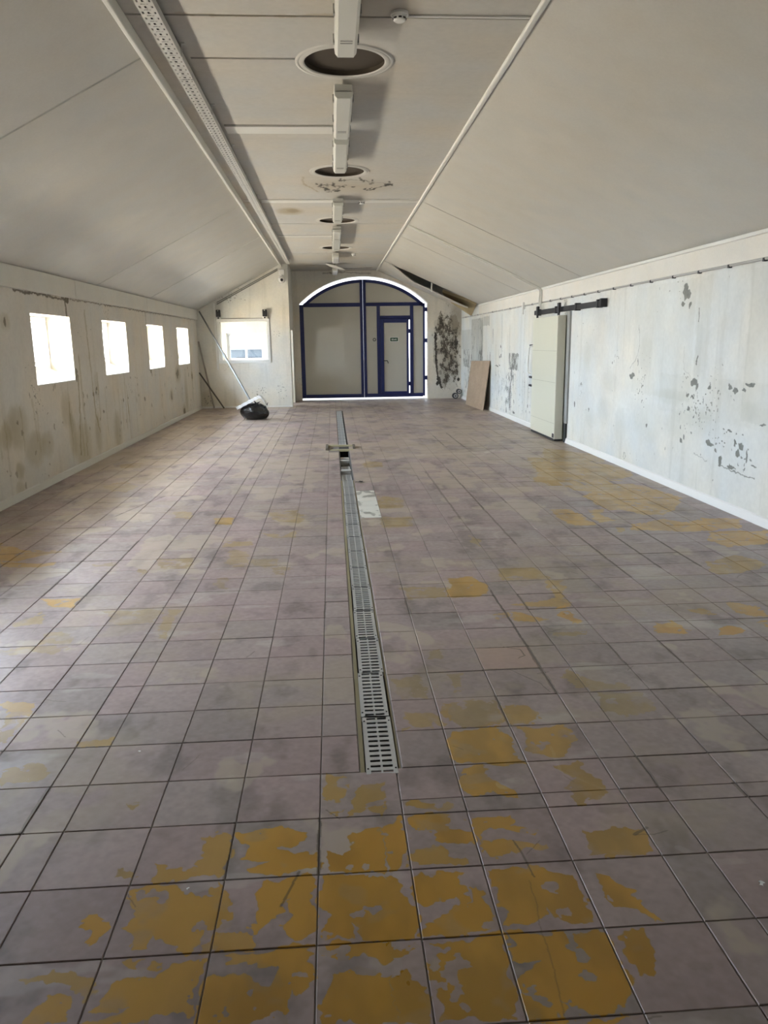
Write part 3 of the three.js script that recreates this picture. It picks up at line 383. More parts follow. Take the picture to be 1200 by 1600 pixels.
// ---------------------------------------------------------------- the hall: walls, ceiling, roof
const outsideGround = mesh('ground', bx(-60, 60, -0.4, -0.16, -90, 40), std({ color: col(0.62, 0.6, 0.56), roughness: 0.9 })); structure(outsideGround, 'pale bare ground outside the gate and the windows', 'ground');
{ // left wall with its deep window openings
  const T = 0.45, x0 = XL - T, list = [bx(x0, XL, -0.15, WY0, ZE - 0.4, ZB + 0.3), bx(x0, XL, WY1, 2.95, ZE - 0.4, ZB + 0.3)];
  const ed = [ZB + 0.3, ...WIN.flatMap((z) => [z + WH, z - WH]), ZE - 0.4];
  for (let i = 0; i < ed.length; i += 2) list.push(bx(x0, XL, WY0, WY1, ed[i + 1], ed[i]));
  structure(mesh('wall_left', uvBy(merge(list), (x, y, z, a, b) => (b > 0.7 ? [(z - ZE + 0.05) / 18, (x - x0 + 1.5) / RW_TOP] : [(z - ZE + 0.05) / 18, y / RW_TOP])), leftSurface), 'long whitewashed wall with deep square windows and tan damp stains', 'wall');
  WIN.forEach((z, i) => {
    const w = group('window_' + (i + 1), [XL, 0, z]); structure(w, 'deep-set white window in the long stained wall', 'window');
    const o = [];
    for (const [a, b, c, d] of [[-WH, WH, WY1 - 0.07, WY1], [-WH, WH, 1.375, 1.445], [-WH, -WH + 0.07, 1.445, WY1 - 0.07], [WH - 0.07, WH, 1.445, WY1 - 0.07]]) o.push(rbx(-0.4, -0.31, c, d, a, b, 0.008));
    mesh('window_frame', merge(o), pvc, w);
    for (const s of [0, 1]) {                        // two sashes
      const a = s ? 0.004 : -WH + 0.075, b = s ? WH - 0.075 : -0.004, q = [];
      for (const [e, f, c, d] of [[a, b, WY1 - 0.125, WY1 - 0.075], [a, b, 1.45, 1.5], [a, a + 0.05, 1.5, WY1 - 0.125], [b - 0.05, b, 1.5, WY1 - 0.125]]) q.push(rbx(-0.385, -0.325, c, d, e, f, 0.006));
      const sash = mesh('sash', merge(q), pvc, w);
      mesh('pane', bx(-0.358, -0.352, 1.495, WY1 - 0.12, a + 0.045, b - 0.045), glass, sash);
    }
    const s = new THREE.Shape([[-0.4, WY0 - 0.01], [0.004, WY0 - 0.01], [0.004, WY0 + 0.004], [-0.31, 1.385], [-0.4, 1.385]].map((p) => new THREE.Vector2(...p)));
    mesh('window_sill', new THREE.ExtrudeGeometry(s, { depth: 2 * WH - 0.004, bevelEnabled: false }).translate(0, 0, -WH + 0.002), whitePaint, w);
  });
}
{ // right wall in two stretches, rear wall
  const g = group('wall_right'); structure(g, 'long pale wall with chipped plaster and grey mould patches', 'wall');
  mesh('wall_section', uvBy(bx(XR, XR + 0.35, -0.15, 2.95, -13, ZB + 0.3), (x, y, z) => [(z + 13) / 7.6, y / RW_TOP]), rightNear, g);
  mesh('wall_section', uvBy(bx(XR, XR + 0.35, -0.15, 2.95, ZE - 0.4, -13), (x, y, z) => [(z - ZE + 0.05) / (-13 - ZE + 0.05), y / RW_TOP]), rightFar, g);
  structure(mesh('wall_back', uvBy(bx(XL - 0.45, XR + 0.35, -0.15, 5, ZB, ZB + 0.3), uvBox()), plaster));
}
// end wall with the arched gateway and the window of the little room
const GATE = { x0: -0.915, x1: 2.865, spring: 2.8, r: 2.705, cx: 0.97, cy: 0.87 };
function archPts(x0, x1, y0, r, cx, cy, n = 28) { const p = [[x0, y0]], a0 = Math.acos(clamp((x0 - cx) / r, -1, 1)), a1 = Math.acos(clamp((x1 - cx) / r, -1, 1)); for (let i = 0; i <= n; i++) { const a = lerp(a0, a1, i / n); p.push([cx + r * Math.cos(a), cy + r * Math.sin(a)]); } p.push([x1, y0]); return p; }
{
  const shape = [[XL - 0.45, -0.15], [GATE.x0, -0.15], ...archPts(GATE.x0, GATE.x1, 0, GATE.r, GATE.cx, GATE.cy).slice(1, -1), [GATE.x1, -0.15], [XR + 0.35, -0.15], [XR + 0.35, 2.95], [1.6, 4.6], [-1.6, 4.6], [XL - 0.45, 2.95]];
  const hole = [[-3.07, 1.21], [-2.0, 1.21], [-2.0, 2.0], [-3.07, 2.0]];
  const g = extrudeXY(shape, 0.4, [hole]).translate(0, 0, ZE - 0.4);
  structure(mesh('wall_end', uvBy(g, (x, y) => [(x + 3.6) / 7.5, y / 3.9]), endSurface), 'far end wall around the arched gateway, black mould on its right flank', 'wall');
  structure(mesh('threshold', bx(GATE.x0, GATE.x1, -0.16, 0.0, ZE - 0.4, ZE), std({ color: col(0.5, 0.48, 0.45), roughness: 0.8 })), 'pale concrete threshold under the blue gate', 'threshold');
  const w = group('window_' + (WIN.length + 1), [-2.535, 0, ZE - 0.25]); structure(w, 'white two-light window seen through the opening in the partition', 'window');
  const o = []; for (const [a, b, c, d] of [[-0.535, 0.535, 1.93, 2.0], [-0.535, 0.535, 1.21, 1.28], [-0.535, -0.465, 1.28, 1.93], [0.465, 0.535, 1.28, 1.93], [-0.03, 0.03, 1.28, 1.93], [-0.47, 0.47, 1.59, 1.625]]) o.push(rbx(a, b, c, d, -0.04, 0.04, 0.006));
  mesh('window_frame', merge(o), pvc, w); for (const s of [-0.25, 0.25]) for (const [c, d] of [[1.28, 1.59], [1.625, 1.93]]) mesh('pane', bx(s - 0.22, s + 0.22, c, d, -0.004, 0.002), glass, w);
}
{ // partition of the little room, with an opening and a side doorway
  const gable = [[XL, 0], [-1.1, 0], [-1.1, YC], [CL, YC], [XL, YL - 0.025]];
  const g = extrudeXY(gable, 0.12, [[[-2.96, 1.235], [-1.68, 1.235], [-1.68, 2.29], [-2.96, 2.29]]]).translate(0, 0, ZP - 0.12);
  const surf = wallSurface(-3.6, 2.6, 3.8, 512, 768, ({ blob, soft }) => { for (let k = 0; k < 16; k++) blob(-1.35 + rr(-0.16, 0.1), 0.35 + rr(-0.15, 0.3), 0.012, 0.012, 'rgb(170,0,0)', 6); for (let k = 0; k < 12; k++) blob(-3.35 + rr(-0.12, 0.12), 0.2 + rr(-0.1, 0.15), 0.015, 0.02, 'rgb(150,0,60)', 6); soft(-3.4, 0.2, 0.3, 0.3, '0,0,255', 0.4); }, [216, 212, 200], { damp: [176, 164, 136] });
  structure(mesh('wall_partition', uvBy(g, (x, y) => [(x + 3.6) / 2.6, y / 3.8]), surf), 'short whitewashed partition with a square opening beside the blue gate', 'wall');
  const s = []; for (const [y0, y1, z0, z1] of [[0, YC, ZP - 0.45, ZP - 0.12], [2.05, YC, ZP - 1.5, ZP - 0.45], [0, YC, ZE, ZP - 1.5]]) s.push(bx(-1.2, -1.1, y0, y1, z0, z1));
  structure(mesh('wall_partition_side', uvBy(merge(s), uvBox()), plaster));
  const fr = group('opening_frame', [-2.32, 0, ZP]); tag(fr, 'cream wooden casing around the square opening in the partition', 'frame');
  for (const [a, b, c, d] of [[-0.69, 0.69, 2.26, 2.34], [-0.69, 0.69, 1.185, 1.265], [-0.69, -0.61, 1.265, 2.26], [0.61, 0.69, 1.265, 2.26]]) mesh('casing', rbx(a, b, c, d, -0.13, 0.02, 0.006), trimPaint, fr);
}
// ceiling: panels with open joints, edge strips; roof above
const attic = []; { const q = [[XL - 0.6, 2.95], [-1.6, 4.5], [1.6, 4.5], [XR + 0.5, 2.95], [XR + 0.5, 3.1], [1.6, 4.7], [-1.6, 4.7], [XL - 0.6, 3.1]]; attic.push(extrudeXY(q, ZB + 0.4 - ZE + 0.4).translate(0, 0, ZE - 0.4)); }
structure(mesh('roof', merge(attic), roofWood), 'dark roof boarding above the ceiling, seen through gaps', 'roof');
const ceiling = group('ceiling'); structure(ceiling, 'white panelled ceiling with a flat centre and two sloping sides', 'ceiling');
const HOLES = [-6.33, -10.08, -13.93, -17.78];
{
  const ev = new Evaluator(), T = 0.03, J = 0.014;
  const zf = [ZB, -5.52, -11.96, -12.2, -14.3, -18.85, ZE];
  for (let i = 0; i < zf.length - 1; i++) {
    let b = new Brush(bx(CL + 0.004, CR - 0.004, YC, YC + T, zf[i + 1] + J, zf[i] - J)); b.updateMatrixWorld();
    for (const h of HOLES) if (h < zf[i] && h > zf[i + 1]) { const c = new Brush(new THREE.CylinderGeometry(0.33, 0.33, 0.3, 40).translate(0.155, YC, h)); c.updateMatrixWorld(); b = ev.evaluate(b, c, SUBTRACTION); }
    for (const [z, xe] of [[-6.28, -0.2], [-8.05, 0.1], [-8.34, 0.1], [-15.79, 0.1], [-15.95, 0.1]]) if (z < zf[i] && z > zf[i + 1]) { const c = new Brush(bx(CL + 0.3, xe, YC - 0.1, YC + 0.1, z - 0.017, z + 0.017)); c.updateMatrixWorld(); b = ev.evaluate(b, c, SUBTRACTION); }
    mesh('ceiling_panel', uvBy(b.geometry, (x, y, z) => [(z - ZE + 0.05) / 20, (x - CL) / 2.7]), ceilSurface, ceiling);
  }
  const slope = (A, B, z0, z1) => { const dx = B[0] - A[0], dy = B[1] - A[1], l = Math.hypot(dx, dy), nx = -dy / l * T * Math.sign(dx), ny = Math.abs(dx) / l * T; const g = extrudeXY([A, B, [B[0] + nx, B[1] + ny], [A[0] + nx, A[1] + ny]], z1 - z0 - 2 * J).translate(0, 0, z0 + J); return uvBy(g, (x, y, z) => [z, Math.hypot(x - A[0], y - A[1])]); };
  const LA = [XL - 0.02, YL - 0.027], LB = [CL, YC], RA = [XR + 0.02, YR - 0.009], RB = [CR, YC];
  const zl = [ZB, -6.22, -12.3, -15.75, ZE]; for (let i = 0; i < zl.length - 1; i++) mesh('ceiling_panel', slope(LA, LB, zl[i + 1], zl[i]), ceilPaint, ceiling);
  const zr = [ZB, -12.08, -15.85, -20.55]; for (let i = 0; i < zr.length - 1; i++) mesh('ceiling_panel', slope(RA, RB, zr[i + 1], zr[i]), ceilPaint, ceiling);
  // last panel on the right has come loose: its near edge hangs low
  {
    const n = 20, m = 6, g = new THREE.BoxGeometry(1, T, 1, n, 1, m), q = g.attributes.position;
    for (let i = 0; i < q.count; i++) {
      const u = q.getX(i) + 0.5, w = q.getZ(i) + 0.5, t = w, s = sstep(0.06, 0.42, u), drop = 0.2 * t * s + 0.012 * Math.sin(u * 9) * t;
      q.setXYZ(i, lerp(RB[0], 3.62, u) - 0.02 * t * s, lerp(RB[1], RA[1] + (RB[1] - RA[1]) * 0.107, u) + q.getY(i) + T / 2 - drop, lerp(ZE + 0.004, -20.6 - 0.05 * s, w));
    }
    g.computeVertexNormals(); mesh('ceiling_panel', uvBy(g, (x, y, z) => [z, Math.hypot(x - RB[0], y - RB[1])]), ceilPaint, ceiling).userData.label = 'loose ceiling panel with a sagging near edge';
  }
  // flat cover strips over joints of the flat ceiling, left of the lights
  for (const [z, w, x0, x1] of [[-8.195, 0.25, CL + 0.3, 0.07], [-12.08, 0.2, CL + 0.3, CR - 0.03], [-15.87, 0.12, CL + 0.3, 0.07]]) mesh('cover_strip', rbx(x0, x1, YC - 0.012, YC + 0.002, z - w / 2, z + w / 2, 0.004), trimPaint, ceiling);
  // edge strips along the two creases
  mesh('edge_strip', rbx(CL - 0.012, CL + 0.022, YC - 0.085, YC + 0.004, ZP, ZB - 0.02, 0.008), trimPaint, ceiling);
  mesh('cable_duct', rbx(CR - 0.024, CR + 0.022, YC - 0.028, YC + 0.006, ZE + 0.02, ZB - 0.02, 0.014), trimPaint, ceiling);
}
// band above the left wall, made of long boards; skirtings
{
  const t = group('trim_1'); structure(t, 'broad white board band along the top of the window wall', 'trim');
  const z = [ZB, -11.24, -15.46, ZP]; for (let i = 0; i < 3; i++) mesh('band_board', uvBy(rbx(XL - 0.01, XL + 0.05, 2.325, YL - 0.002, z[i + 1] + 0.008, z[i] - 0.008, 0.008), uvBox()), plaster, t);
  const r = group('trim_2'); structure(r, 'white cove strip under the ceiling of the chipped wall', 'trim');
  mesh('cove_strip', rbx(XR - 0.035, XR + 0.01, 2.575, YR - 0.006, -20.5, ZB, 0.012), trimPaint, r);
  mesh('band_board', uvBy(bx(XR - 0.012, XR + 0.01, 2.36, 2.575, -20.5, ZB), uvBox()), plaster, r);
  const base = (x, s, z0, z1) => { const p = [[0, 0], [0.03, 0], [0.028, 0.02], [0.014, 0.075], [0, 0.085]].map(([a, y]) => [x + s * a, y]); return extrudeXY(s < 0 ? p.reverse() : p, z1 - z0).translate(0, 0, z0); };
  structure(mesh('baseboard_left', base(XL, 1, ZP, ZB), std({ color: col(0.62, 0.6, 0.54), roughness: 0.7 })), 'low white plaster skirting under the windows', 'skirting');
  const rb = group('baseboard_right'); structure(rb, 'low white coved skirting under the chipped wall', 'skirting');
  mesh('skirting', base(XR, -1, -12.6, ZB), whitePaint, rb); mesh('skirting', base(XR, -1, ZE, -14.75), whitePaint, rb);
  structure(mesh('baseboard_partition', rbx(XL, -1.1, 0, 0.05, ZP, ZP + 0.02, 0.005), whitePaint), 'low white skirting under the partition', 'skirting');
}

// ---------------------------------------------------------------- floor: mortar bed, drain trough, tiles
const floor = group('floor'); structure(floor, 'floor of square mauve tiles with worn yellow paint', 'floor');
{
  const mortar = std({ color: col(0.2, 0.172, 0.15), roughness: 0.95 }), Y = -0.0035, D = -0.15, cx0 = 0.074, cx1 = 0.232;
  mesh('mortar_bed', merge([bx(XL, cx0, D, Y, ZE, -2.75), bx(cx1, XR, D, Y, ZE, -2.75), bx(XL, XR, D, Y, -2.75, ZB), bx(cx0, cx1, D, Y, ZE, -19.62)]), mortar, floor);
  mesh('drain_trough', merge([bx(cx0 - 0.01, cx1 + 0.01, D - 0.02, D + 0.01, -19.62, -2.75), bx(cx0 - 0.002, cx0 + 0.012, D, -0.02, -19.62, -2.75), bx(cx1 - 0.012, cx1 + 0.002, D, -0.02, -19.62, -2.75)]), std({ color: col(0.05, 0.05, 0.048), roughness: 0.9 }), floor);
  mesh('mortar_strip', uvBy(merge([rbx(0.068, 0.088, -0.03, -0.003, -9.5, -2.77, 0.003), rbx(0.224, 0.234, -0.03, -0.003, -9.5, -2.77, 0.003)]), uvBox()), std({ color: col(0.23, 0.19, 0.1), roughness: 0.95 }), floor);
  const tiles = [];
  const add = (x0, x1, z1, z0) => { if (x1 - x0 > 0.03 && z1 - z0 > 0.03) tiles.push([x0, x1, z0, z1]); };
  for (let j = 0; j < ROWS_L.length - 1; j++) for (let i = 0; i < COLS_L.length - 1; i++) add(COLS_L[i], i === COLS_L.length - 2 && ROWS_L[j] > -2.6 ? 0.212 : COLS_L[i + 1], ROWS_L[j], ROWS_L[j + 1]);
  for (let j = 0; j < ROWS_R.length - 1; j++) for (let i = 0; i < COLS_R.length - 1; i++) add(i === 0 && ROWS_R[j] > -2.7 ? 0.212 : COLS_R[i], COLS_R[i + 1], ROWS_R[j], ROWS_R[j + 1]);
  for (let z = -19.62; z > ZE + 0.3; z -= 0.2985) add(0.066, 0.236, z, Math.max(z - 0.2985, ZE));
  const inCell = (x, z) => x > -0.14 && x < 0.33 && z < -12.15 && z > -12.85;
  const tileGeo = ([x0, x1, z0, z1]) => {            // bevelled slab without an underside
    const g = 0.0022, c = 0.0018, y = rr(-0.0009, 0.0009), X0 = x0 + g, X1 = x1 - g, Z0 = z0 + g, Z1 = z1 - g, tl = rr(-0.0008, 0.0008);
    const t = [[X0 + c, y, Z0 + c], [X1 - c, y + tl, Z0 + c], [X1 - c, y + tl, Z1 - c], [X0 + c, y, Z1 - c]], m = [[X0, y - c, Z0], [X1, y - c + tl, Z0], [X1, y - c + tl, Z1], [X0, y - c, Z1]], b = m.map(([x, , z]) => [x, -0.03, z]);
    const p = [], quad = (q, w, e, r) => p.push(...q, ...e, ...w, ...q, ...r, ...e);
    quad(t[0], t[1], t[2], t[3]); for (let k = 0; k < 4; k++) { const n = (k + 1) % 4; quad(m[k], m[n], t[n], t[k]); quad(b[k], b[n], m[n], m[k]); }
    const o = new THREE.BufferGeometry(); o.setAttribute('position', new THREE.Float32BufferAttribute(p, 3)); o.computeVertexNormals(); return o;
  };
  camera.updateMatrixWorld(); camera.updateProjectionMatrix();
  const seen = (q) => { const v = V((q[0] + q[1]) / 2, 0, (q[2] + q[3]) / 2).project(camera); return Math.abs(v.x) < 1.08 && Math.abs(v.y) < 1.08 && v.z < 1; };
  const near = tiles.filter((q) => q[3] < -1.1 && seen(q)).sort((a, b) => b[3] - a[3]).slice(0, 300), nearSet = new Set(near);
  const pick = (q) => (q[0] > -2.1 && q[1] < 2.1 && q[2] > -5.0 && q[3] < -0.8 ? FA : q[2] > -9.0 ? FB : FC);
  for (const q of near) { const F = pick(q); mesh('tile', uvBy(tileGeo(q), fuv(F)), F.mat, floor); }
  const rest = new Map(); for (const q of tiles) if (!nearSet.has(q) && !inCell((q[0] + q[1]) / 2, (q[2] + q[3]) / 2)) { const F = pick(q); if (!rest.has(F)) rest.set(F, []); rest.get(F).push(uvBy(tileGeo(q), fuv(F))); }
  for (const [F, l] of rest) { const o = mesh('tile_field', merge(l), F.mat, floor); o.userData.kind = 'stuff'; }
}
{ // drain: slotted grates in half-metre lengths, then a broken stretch and a cross channel
  const L = 0.4815, W = 0.128, rows = 12, ORD = ['first', 'second', 'third', 'fourth', 'fifth', 'sixth', 'seventh', 'eighth', 'ninth', 'tenth', 'eleventh', 'twelfth', 'thirteenth'];
  const holes = []; for (let k = 0; k < rows; k++) for (const s of [-1, 1]) { const z = -L / 2 + (k + 0.5) * L / rows, a = s < 0 ? -0.045 : 0.004, b = s < 0 ? -0.004 : 0.045; holes.push([[a, z - 0.0085], [b, z - 0.0085], [b, z + 0.0085], [a, z + 0.0085]]); }
  const o = 0.003, shp = [[-W / 2, -L / 2 + o], [-0.05, -L / 2 + o], [-0.044, -L / 2 + 0.012], [0.044, -L / 2 + 0.012], [0.05, -L / 2 + o], [W / 2, -L / 2 + o], [W / 2, L / 2 - o], [0.05, L / 2 - o], [0.044, L / 2 - 0.012], [-0.044, L / 2 - 0.012], [-0.05, L / 2 - o], [-W / 2, L / 2 - o]];
  const geo = extrudeXY(shp, 0.004, holes).rotateX(Math.PI / 2);
  const lips = merge([bx(-W / 2, -W / 2 + 0.004, -0.024, -0.002, -L / 2 + o, L / 2 - o), bx(W / 2 - 0.004, W / 2, -0.024, -0.002, -L / 2 + o, L / 2 - o)]);
  const make = (x, y, z) => { const g = group('drain_grate', [x, y, z]); mesh('slotted_plate', geo, galvanised, g); mesh('edge_lip', lips, galvanised, g); for (const [bxx, bz] of [[-0.056, -0.2], [0.056, -0.2], [-0.056, 0.2], [0.056, 0.2]]) mesh('screw', new THREE.CylinderGeometry(0.004, 0.004, 0.003, 8).translate(bxx, 0.001, bz), steelDark, g); return g; };
  const first = make(0.156, 0.0, -2.76 - L / 2); tag(first, 'galvanised slotted drain grate at the end of the floor channel, closest to the viewer', 'drain grate', 'slotted grates of the floor drain');
  for (let k = 1; k < 14; k++) { const c = copyOf(first, k === 13 ? 'galvanised slotted drain grate ending the long run before the broken gap' : `galvanised slotted drain grate, ${ORD[k]} from the near end of the floor channel`); c.position.set(0.156 + (k === 1 ? -0.004 : rr(-0.004, 0.004)), k === 1 ? 0.002 : rr(-0.001, 0.001), -2.76 - (k + 0.5) * L); }
  for (let k = 0; k < 14; k++) { const c = copyOf(first, k === 13 ? 'dusty slotted drain grate ending the far run near the blue gate' : k === 0 ? 'dusty slotted drain grate just past the cross channel' : `dusty slotted drain grate, ${ORD[k]} beyond the cross channel`); c.position.set(0.14, -0.002, -12.83 - (k + 0.5) * L); }
  for (const [z, tilt, dy, lab] of [[-9.82, 0.02, -0.03, 'sunken slotted drain grate at the near end of the broken gap'], [-10.75, -0.05, -0.05, 'tilted slotted drain grate dropped into the broken gap']]) { const c = copyOf(first, lab); c.position.set(0.15, dy, z); c.rotation.x = tilt; }
  const ochre = std({ color: col(0.4, 0.36, 0.22), roughness: 0.9 });
  const cc = group('cross_channel', [0.1, 0, -12.5]); tag(cc, 'short rusty cross channel with raised ochre rims in the drain line', 'channel');
  mesh('rim', rbx(-0.17, 0.2, -0.02, 0.012, 0.2, 0.26, 0.004), ochre, cc); mesh('rim', rbx(-0.24, 0.22, -0.02, 0.02, -0.28, -0.22, 0.004), ochre, cc); mesh('end_plate', rbx(-0.24, -0.2, -0.02, 0.035, -0.28, 0.24, 0.004), std({ color: col(0.12, 0.1, 0.07), roughness: 0.8 }), cc); mesh('end_plate', rbx(0.2, 0.24, -0.02, 0.03, -0.26, 0.1, 0.004), std({ color: col(0.12, 0.1, 0.07), roughness: 0.8 }), cc); mesh('pit', bx(-0.2, 0.2, -0.13, -0.008, -0.22, 0.2), black, cc);
  const rub = group('broken_concrete', [0.15, 0, -11.3]); tag(rub, 'crumbled concrete lump lying across the open drain', 'rubble');
  for (const [z, h, d] of [[0.0, -0.015, 0.12], [-0.32, -0.03, 0.1], [0.95, -0.008, 0.14]]) mesh('lump', rbx(-0.075, 0.07, -0.1, h, z - d / 2, z + d / 2, 0.012, 1), std({ color: col(0.36, 0.35, 0.32), roughness: 0.95 }), rub);
}

// ---------------------------------------------------------------- the blue gate
const navy = std({ color: col(0.008, 0.016, 0.105), roughness: 0.38 }), panelGrey = std({ color: col(0.52, 0.50, 0.43), roughness: 0.6 });
const ZG = ZE - 0.2, gr = GATE.r - 0.085;
{
  const arcBar = (xa, xb, r0, r1) => { const a0 = Math.acos(clamp((xa - GATE.cx) / r1, -1, 1)), a1 = Math.acos(clamp((xb - GATE.cx) / r1, -1, 1)), p = [], n = 18; for (let i = 0; i <= n; i++) { const a = lerp(a0, a1, i / n); p.push([GATE.cx + r1 * Math.cos(a), GATE.cy + r1 * Math.sin(a)]); } for (let i = n; i >= 0; i--) { const a = lerp(a0, a1, i / n); p.push([GATE.cx + r0 * Math.cos(a), GATE.cy + r0 * Math.sin(a)]); } return extrudeXY(p.reverse(), 0.08).translate(0, 0, ZG - 0.04); };
  const bar = (x0, x1, y0, y1, d = 0.04) => rbx(x0, x1, y0, y1, ZG - d, ZG + d, 0.008);
  const lunette = (xa, xb, y0, r) => { const p = [[xa, y0]], a0 = Math.acos(clamp((xa - GATE.cx) / r, -1, 1)), a1 = Math.acos(clamp((xb - GATE.cx) / r, -1, 1)); for (let i = 0; i <= 18; i++) { const a = lerp(a0, a1, i / 18); p.push([GATE.cx + r * Math.cos(a), Math.max(y0 + 0.002, GATE.cy + r * Math.sin(a))]); } p.push([xb, y0]); return extrudeXY(p.reverse(), 0.02).translate(0, 0, ZG - 0.01); };
  const B = 0.055, x0 = -0.94, xc = 0.955, x1 = 2.80;
  const l = group('gate_leaf'); tag(l, 'blue-framed arched gate leaf with two plain grey panels', 'gate');
  mesh('stile', bar(x0, x0 + 0.14, B, 2.79), navy, l); mesh('stile', bar(xc - 0.09, xc - 0.002, B, 3.49), navy, l); mesh('rail', bar(x0 + 0.14, xc - 0.09, B, B + 0.11), navy, l); mesh('rail', bar(x0 + 0.14, xc - 0.09, 2.72, 2.83), navy, l); mesh('arched_rail', arcBar(x0 + 0.12, xc - 0.05, gr - 0.09, gr), navy, l);
  mesh('panel', bx(x0 + 0.13, 0.19, B + 0.1, 2.73, ZG - 0.012, ZG + 0.006), panelGrey, l); mesh('panel', bx(0.171, xc - 0.08, B + 0.1, 2.73, ZG - 0.012, ZG + 0.012), panelGrey, l); mesh('lunette_panel', lunette(x0 + 0.2, xc - 0.06, 2.8, gr - 0.06), panelGrey, l);
  const r = group('gate_leaf'); tag(r, 'blue-framed arched gate leaf with a small wicket door in it', 'gate');
  mesh('stile', bar(xc + 0.002, xc + 0.09, B, 3.49), navy, r); mesh('stile', bar(x1 - 0.06, x1, B + 0.02, 2.8), navy, r); mesh('rail', bar(xc + 0.09, x1 - 0.06, B, B + 0.11), navy, r); mesh('rail', bar(xc + 0.09, x1 - 0.06, 2.73, 2.83), navy, r); mesh('arched_rail', arcBar(xc + 0.05, x1 - 0.02, gr - 0.09, gr), navy, r);
  mesh('mullion', bar(1.36, 1.455, B + 0.11, 2.73), navy, r); mesh('mullion', bar(2.35, 2.45, B + 0.11, 2.73), navy, r); mesh('rail', bar(1.455, 2.35, 2.37, 2.45), navy, r);
  mesh('panel', bx(xc + 0.08, 1.37, B + 0.1, 2.74, ZG - 0.012, ZG + 0.012), panelGrey, r); mesh('panel', bx(2.44, x1 - 0.05, B + 0.1, 2.74, ZG - 0.012, ZG + 0.012), panelGrey, r); mesh('panel', bx(1.45, 2.36, 2.44, 2.74, ZG - 0.012, ZG + 0.012), panelGrey, r); mesh('lunette_panel', lunette(xc + 0.06, x1 - 0.08, 2.8, gr - 0.06), panelGrey, r);
  for (const y of [2.62, 1.72, 0.62]) mesh('hinge', rbx(x1 - 0.005, x1 + 0.07, y - 0.06, y + 0.06, ZG - 0.02, ZG + 0.06, 0.006), navy, r);
  const d = mesh('wicket_door', merge([bar(1.463, 1.565, 0.13, 2.36), bar(2.245, 2.31, 0.13, 2.36), bar(1.565, 2.245, 2.245, 2.36), bar(1.565, 2.245, 0.13, 0.225)].map((g) => g.translate(0, 0, 0.012))), navy, r);
  mesh('added_light_stop', merge([bx(1.43, 1.5, 0.1, 2.4, ZG - 0.03, ZG - 0.025), bx(1.43, 2.36, 2.33, 2.4, ZG - 0.035, ZG - 0.025), bx(1.43, 2.36, 0.1, 0.17, ZG - 0.035, ZG - 0.025)]), navy, d);  // added strips that block daylight leaking around the wicket door
  mesh('door_panel', bx(1.56, 2.25, 0.22, 2.25, ZG - 0.005, ZG + 0.02), panelGrey, d);
  mesh('handle', merge([rod([1.53, 1.14, ZG + 0.05], [1.53, 1.14, ZG + 0.1], 0.012), tubeOf([[1.53, 1.14, ZG + 0.1], [1.66, 1.14, ZG + 0.1], [1.68, 1.06, ZG + 0.1]], 0.011, 12)]), steelDark, d);
  for (const y of [2.0, 0.45]) mesh('hinge', rbx(2.3, 2.36, y - 0.06, y + 0.06, ZG - 0.01, ZG + 0.07, 0.006), navy, d);
  mesh('pull_ring', new THREE.TorusGeometry(0.04, 0.009, 8, 20).translate(1.28, 1.76, ZG + 0.03), steelDark, r);
  // exit sign on the wicket door
  const cv = document.createElement('canvas'); cv.width = 256; cv.height = 128; const g = cv.getContext('2d'); g.fillStyle = '#e8ebe4'; g.fillRect(0, 0, 256, 128); g.fillStyle = '#0c3a1c'; g.fillRect(10, 10, 236, 108); g.fillStyle = '#f2f4ee'; g.font = 'bold 64px sans-serif'; g.textAlign = 'center'; g.textBaseline = 'middle'; g.fillText('IZLAZ', 128, 66);
  const st = new THREE.CanvasTexture(cv); st.colorSpace = THREE.SRGBColorSpace;
  const sg = new THREE.PlaneGeometry(0.25, 0.125).translate(0, 0, 0.0052);
  const sgn = group('exit_sign', [1.87, 1.76, ZG + 0.0225]); tag(sgn, 'small dark green exit sign reading IZLAZ on the wicket door', 'sign');
  mesh('sign_plate', rbx(-0.127, 0.127, -0.0645, 0.0645, -0.002, 0.005, 0.002), whitePaint, sgn); mesh('sign_face', sg, std({ map: st, roughness: 0.5 }), sgn);
}
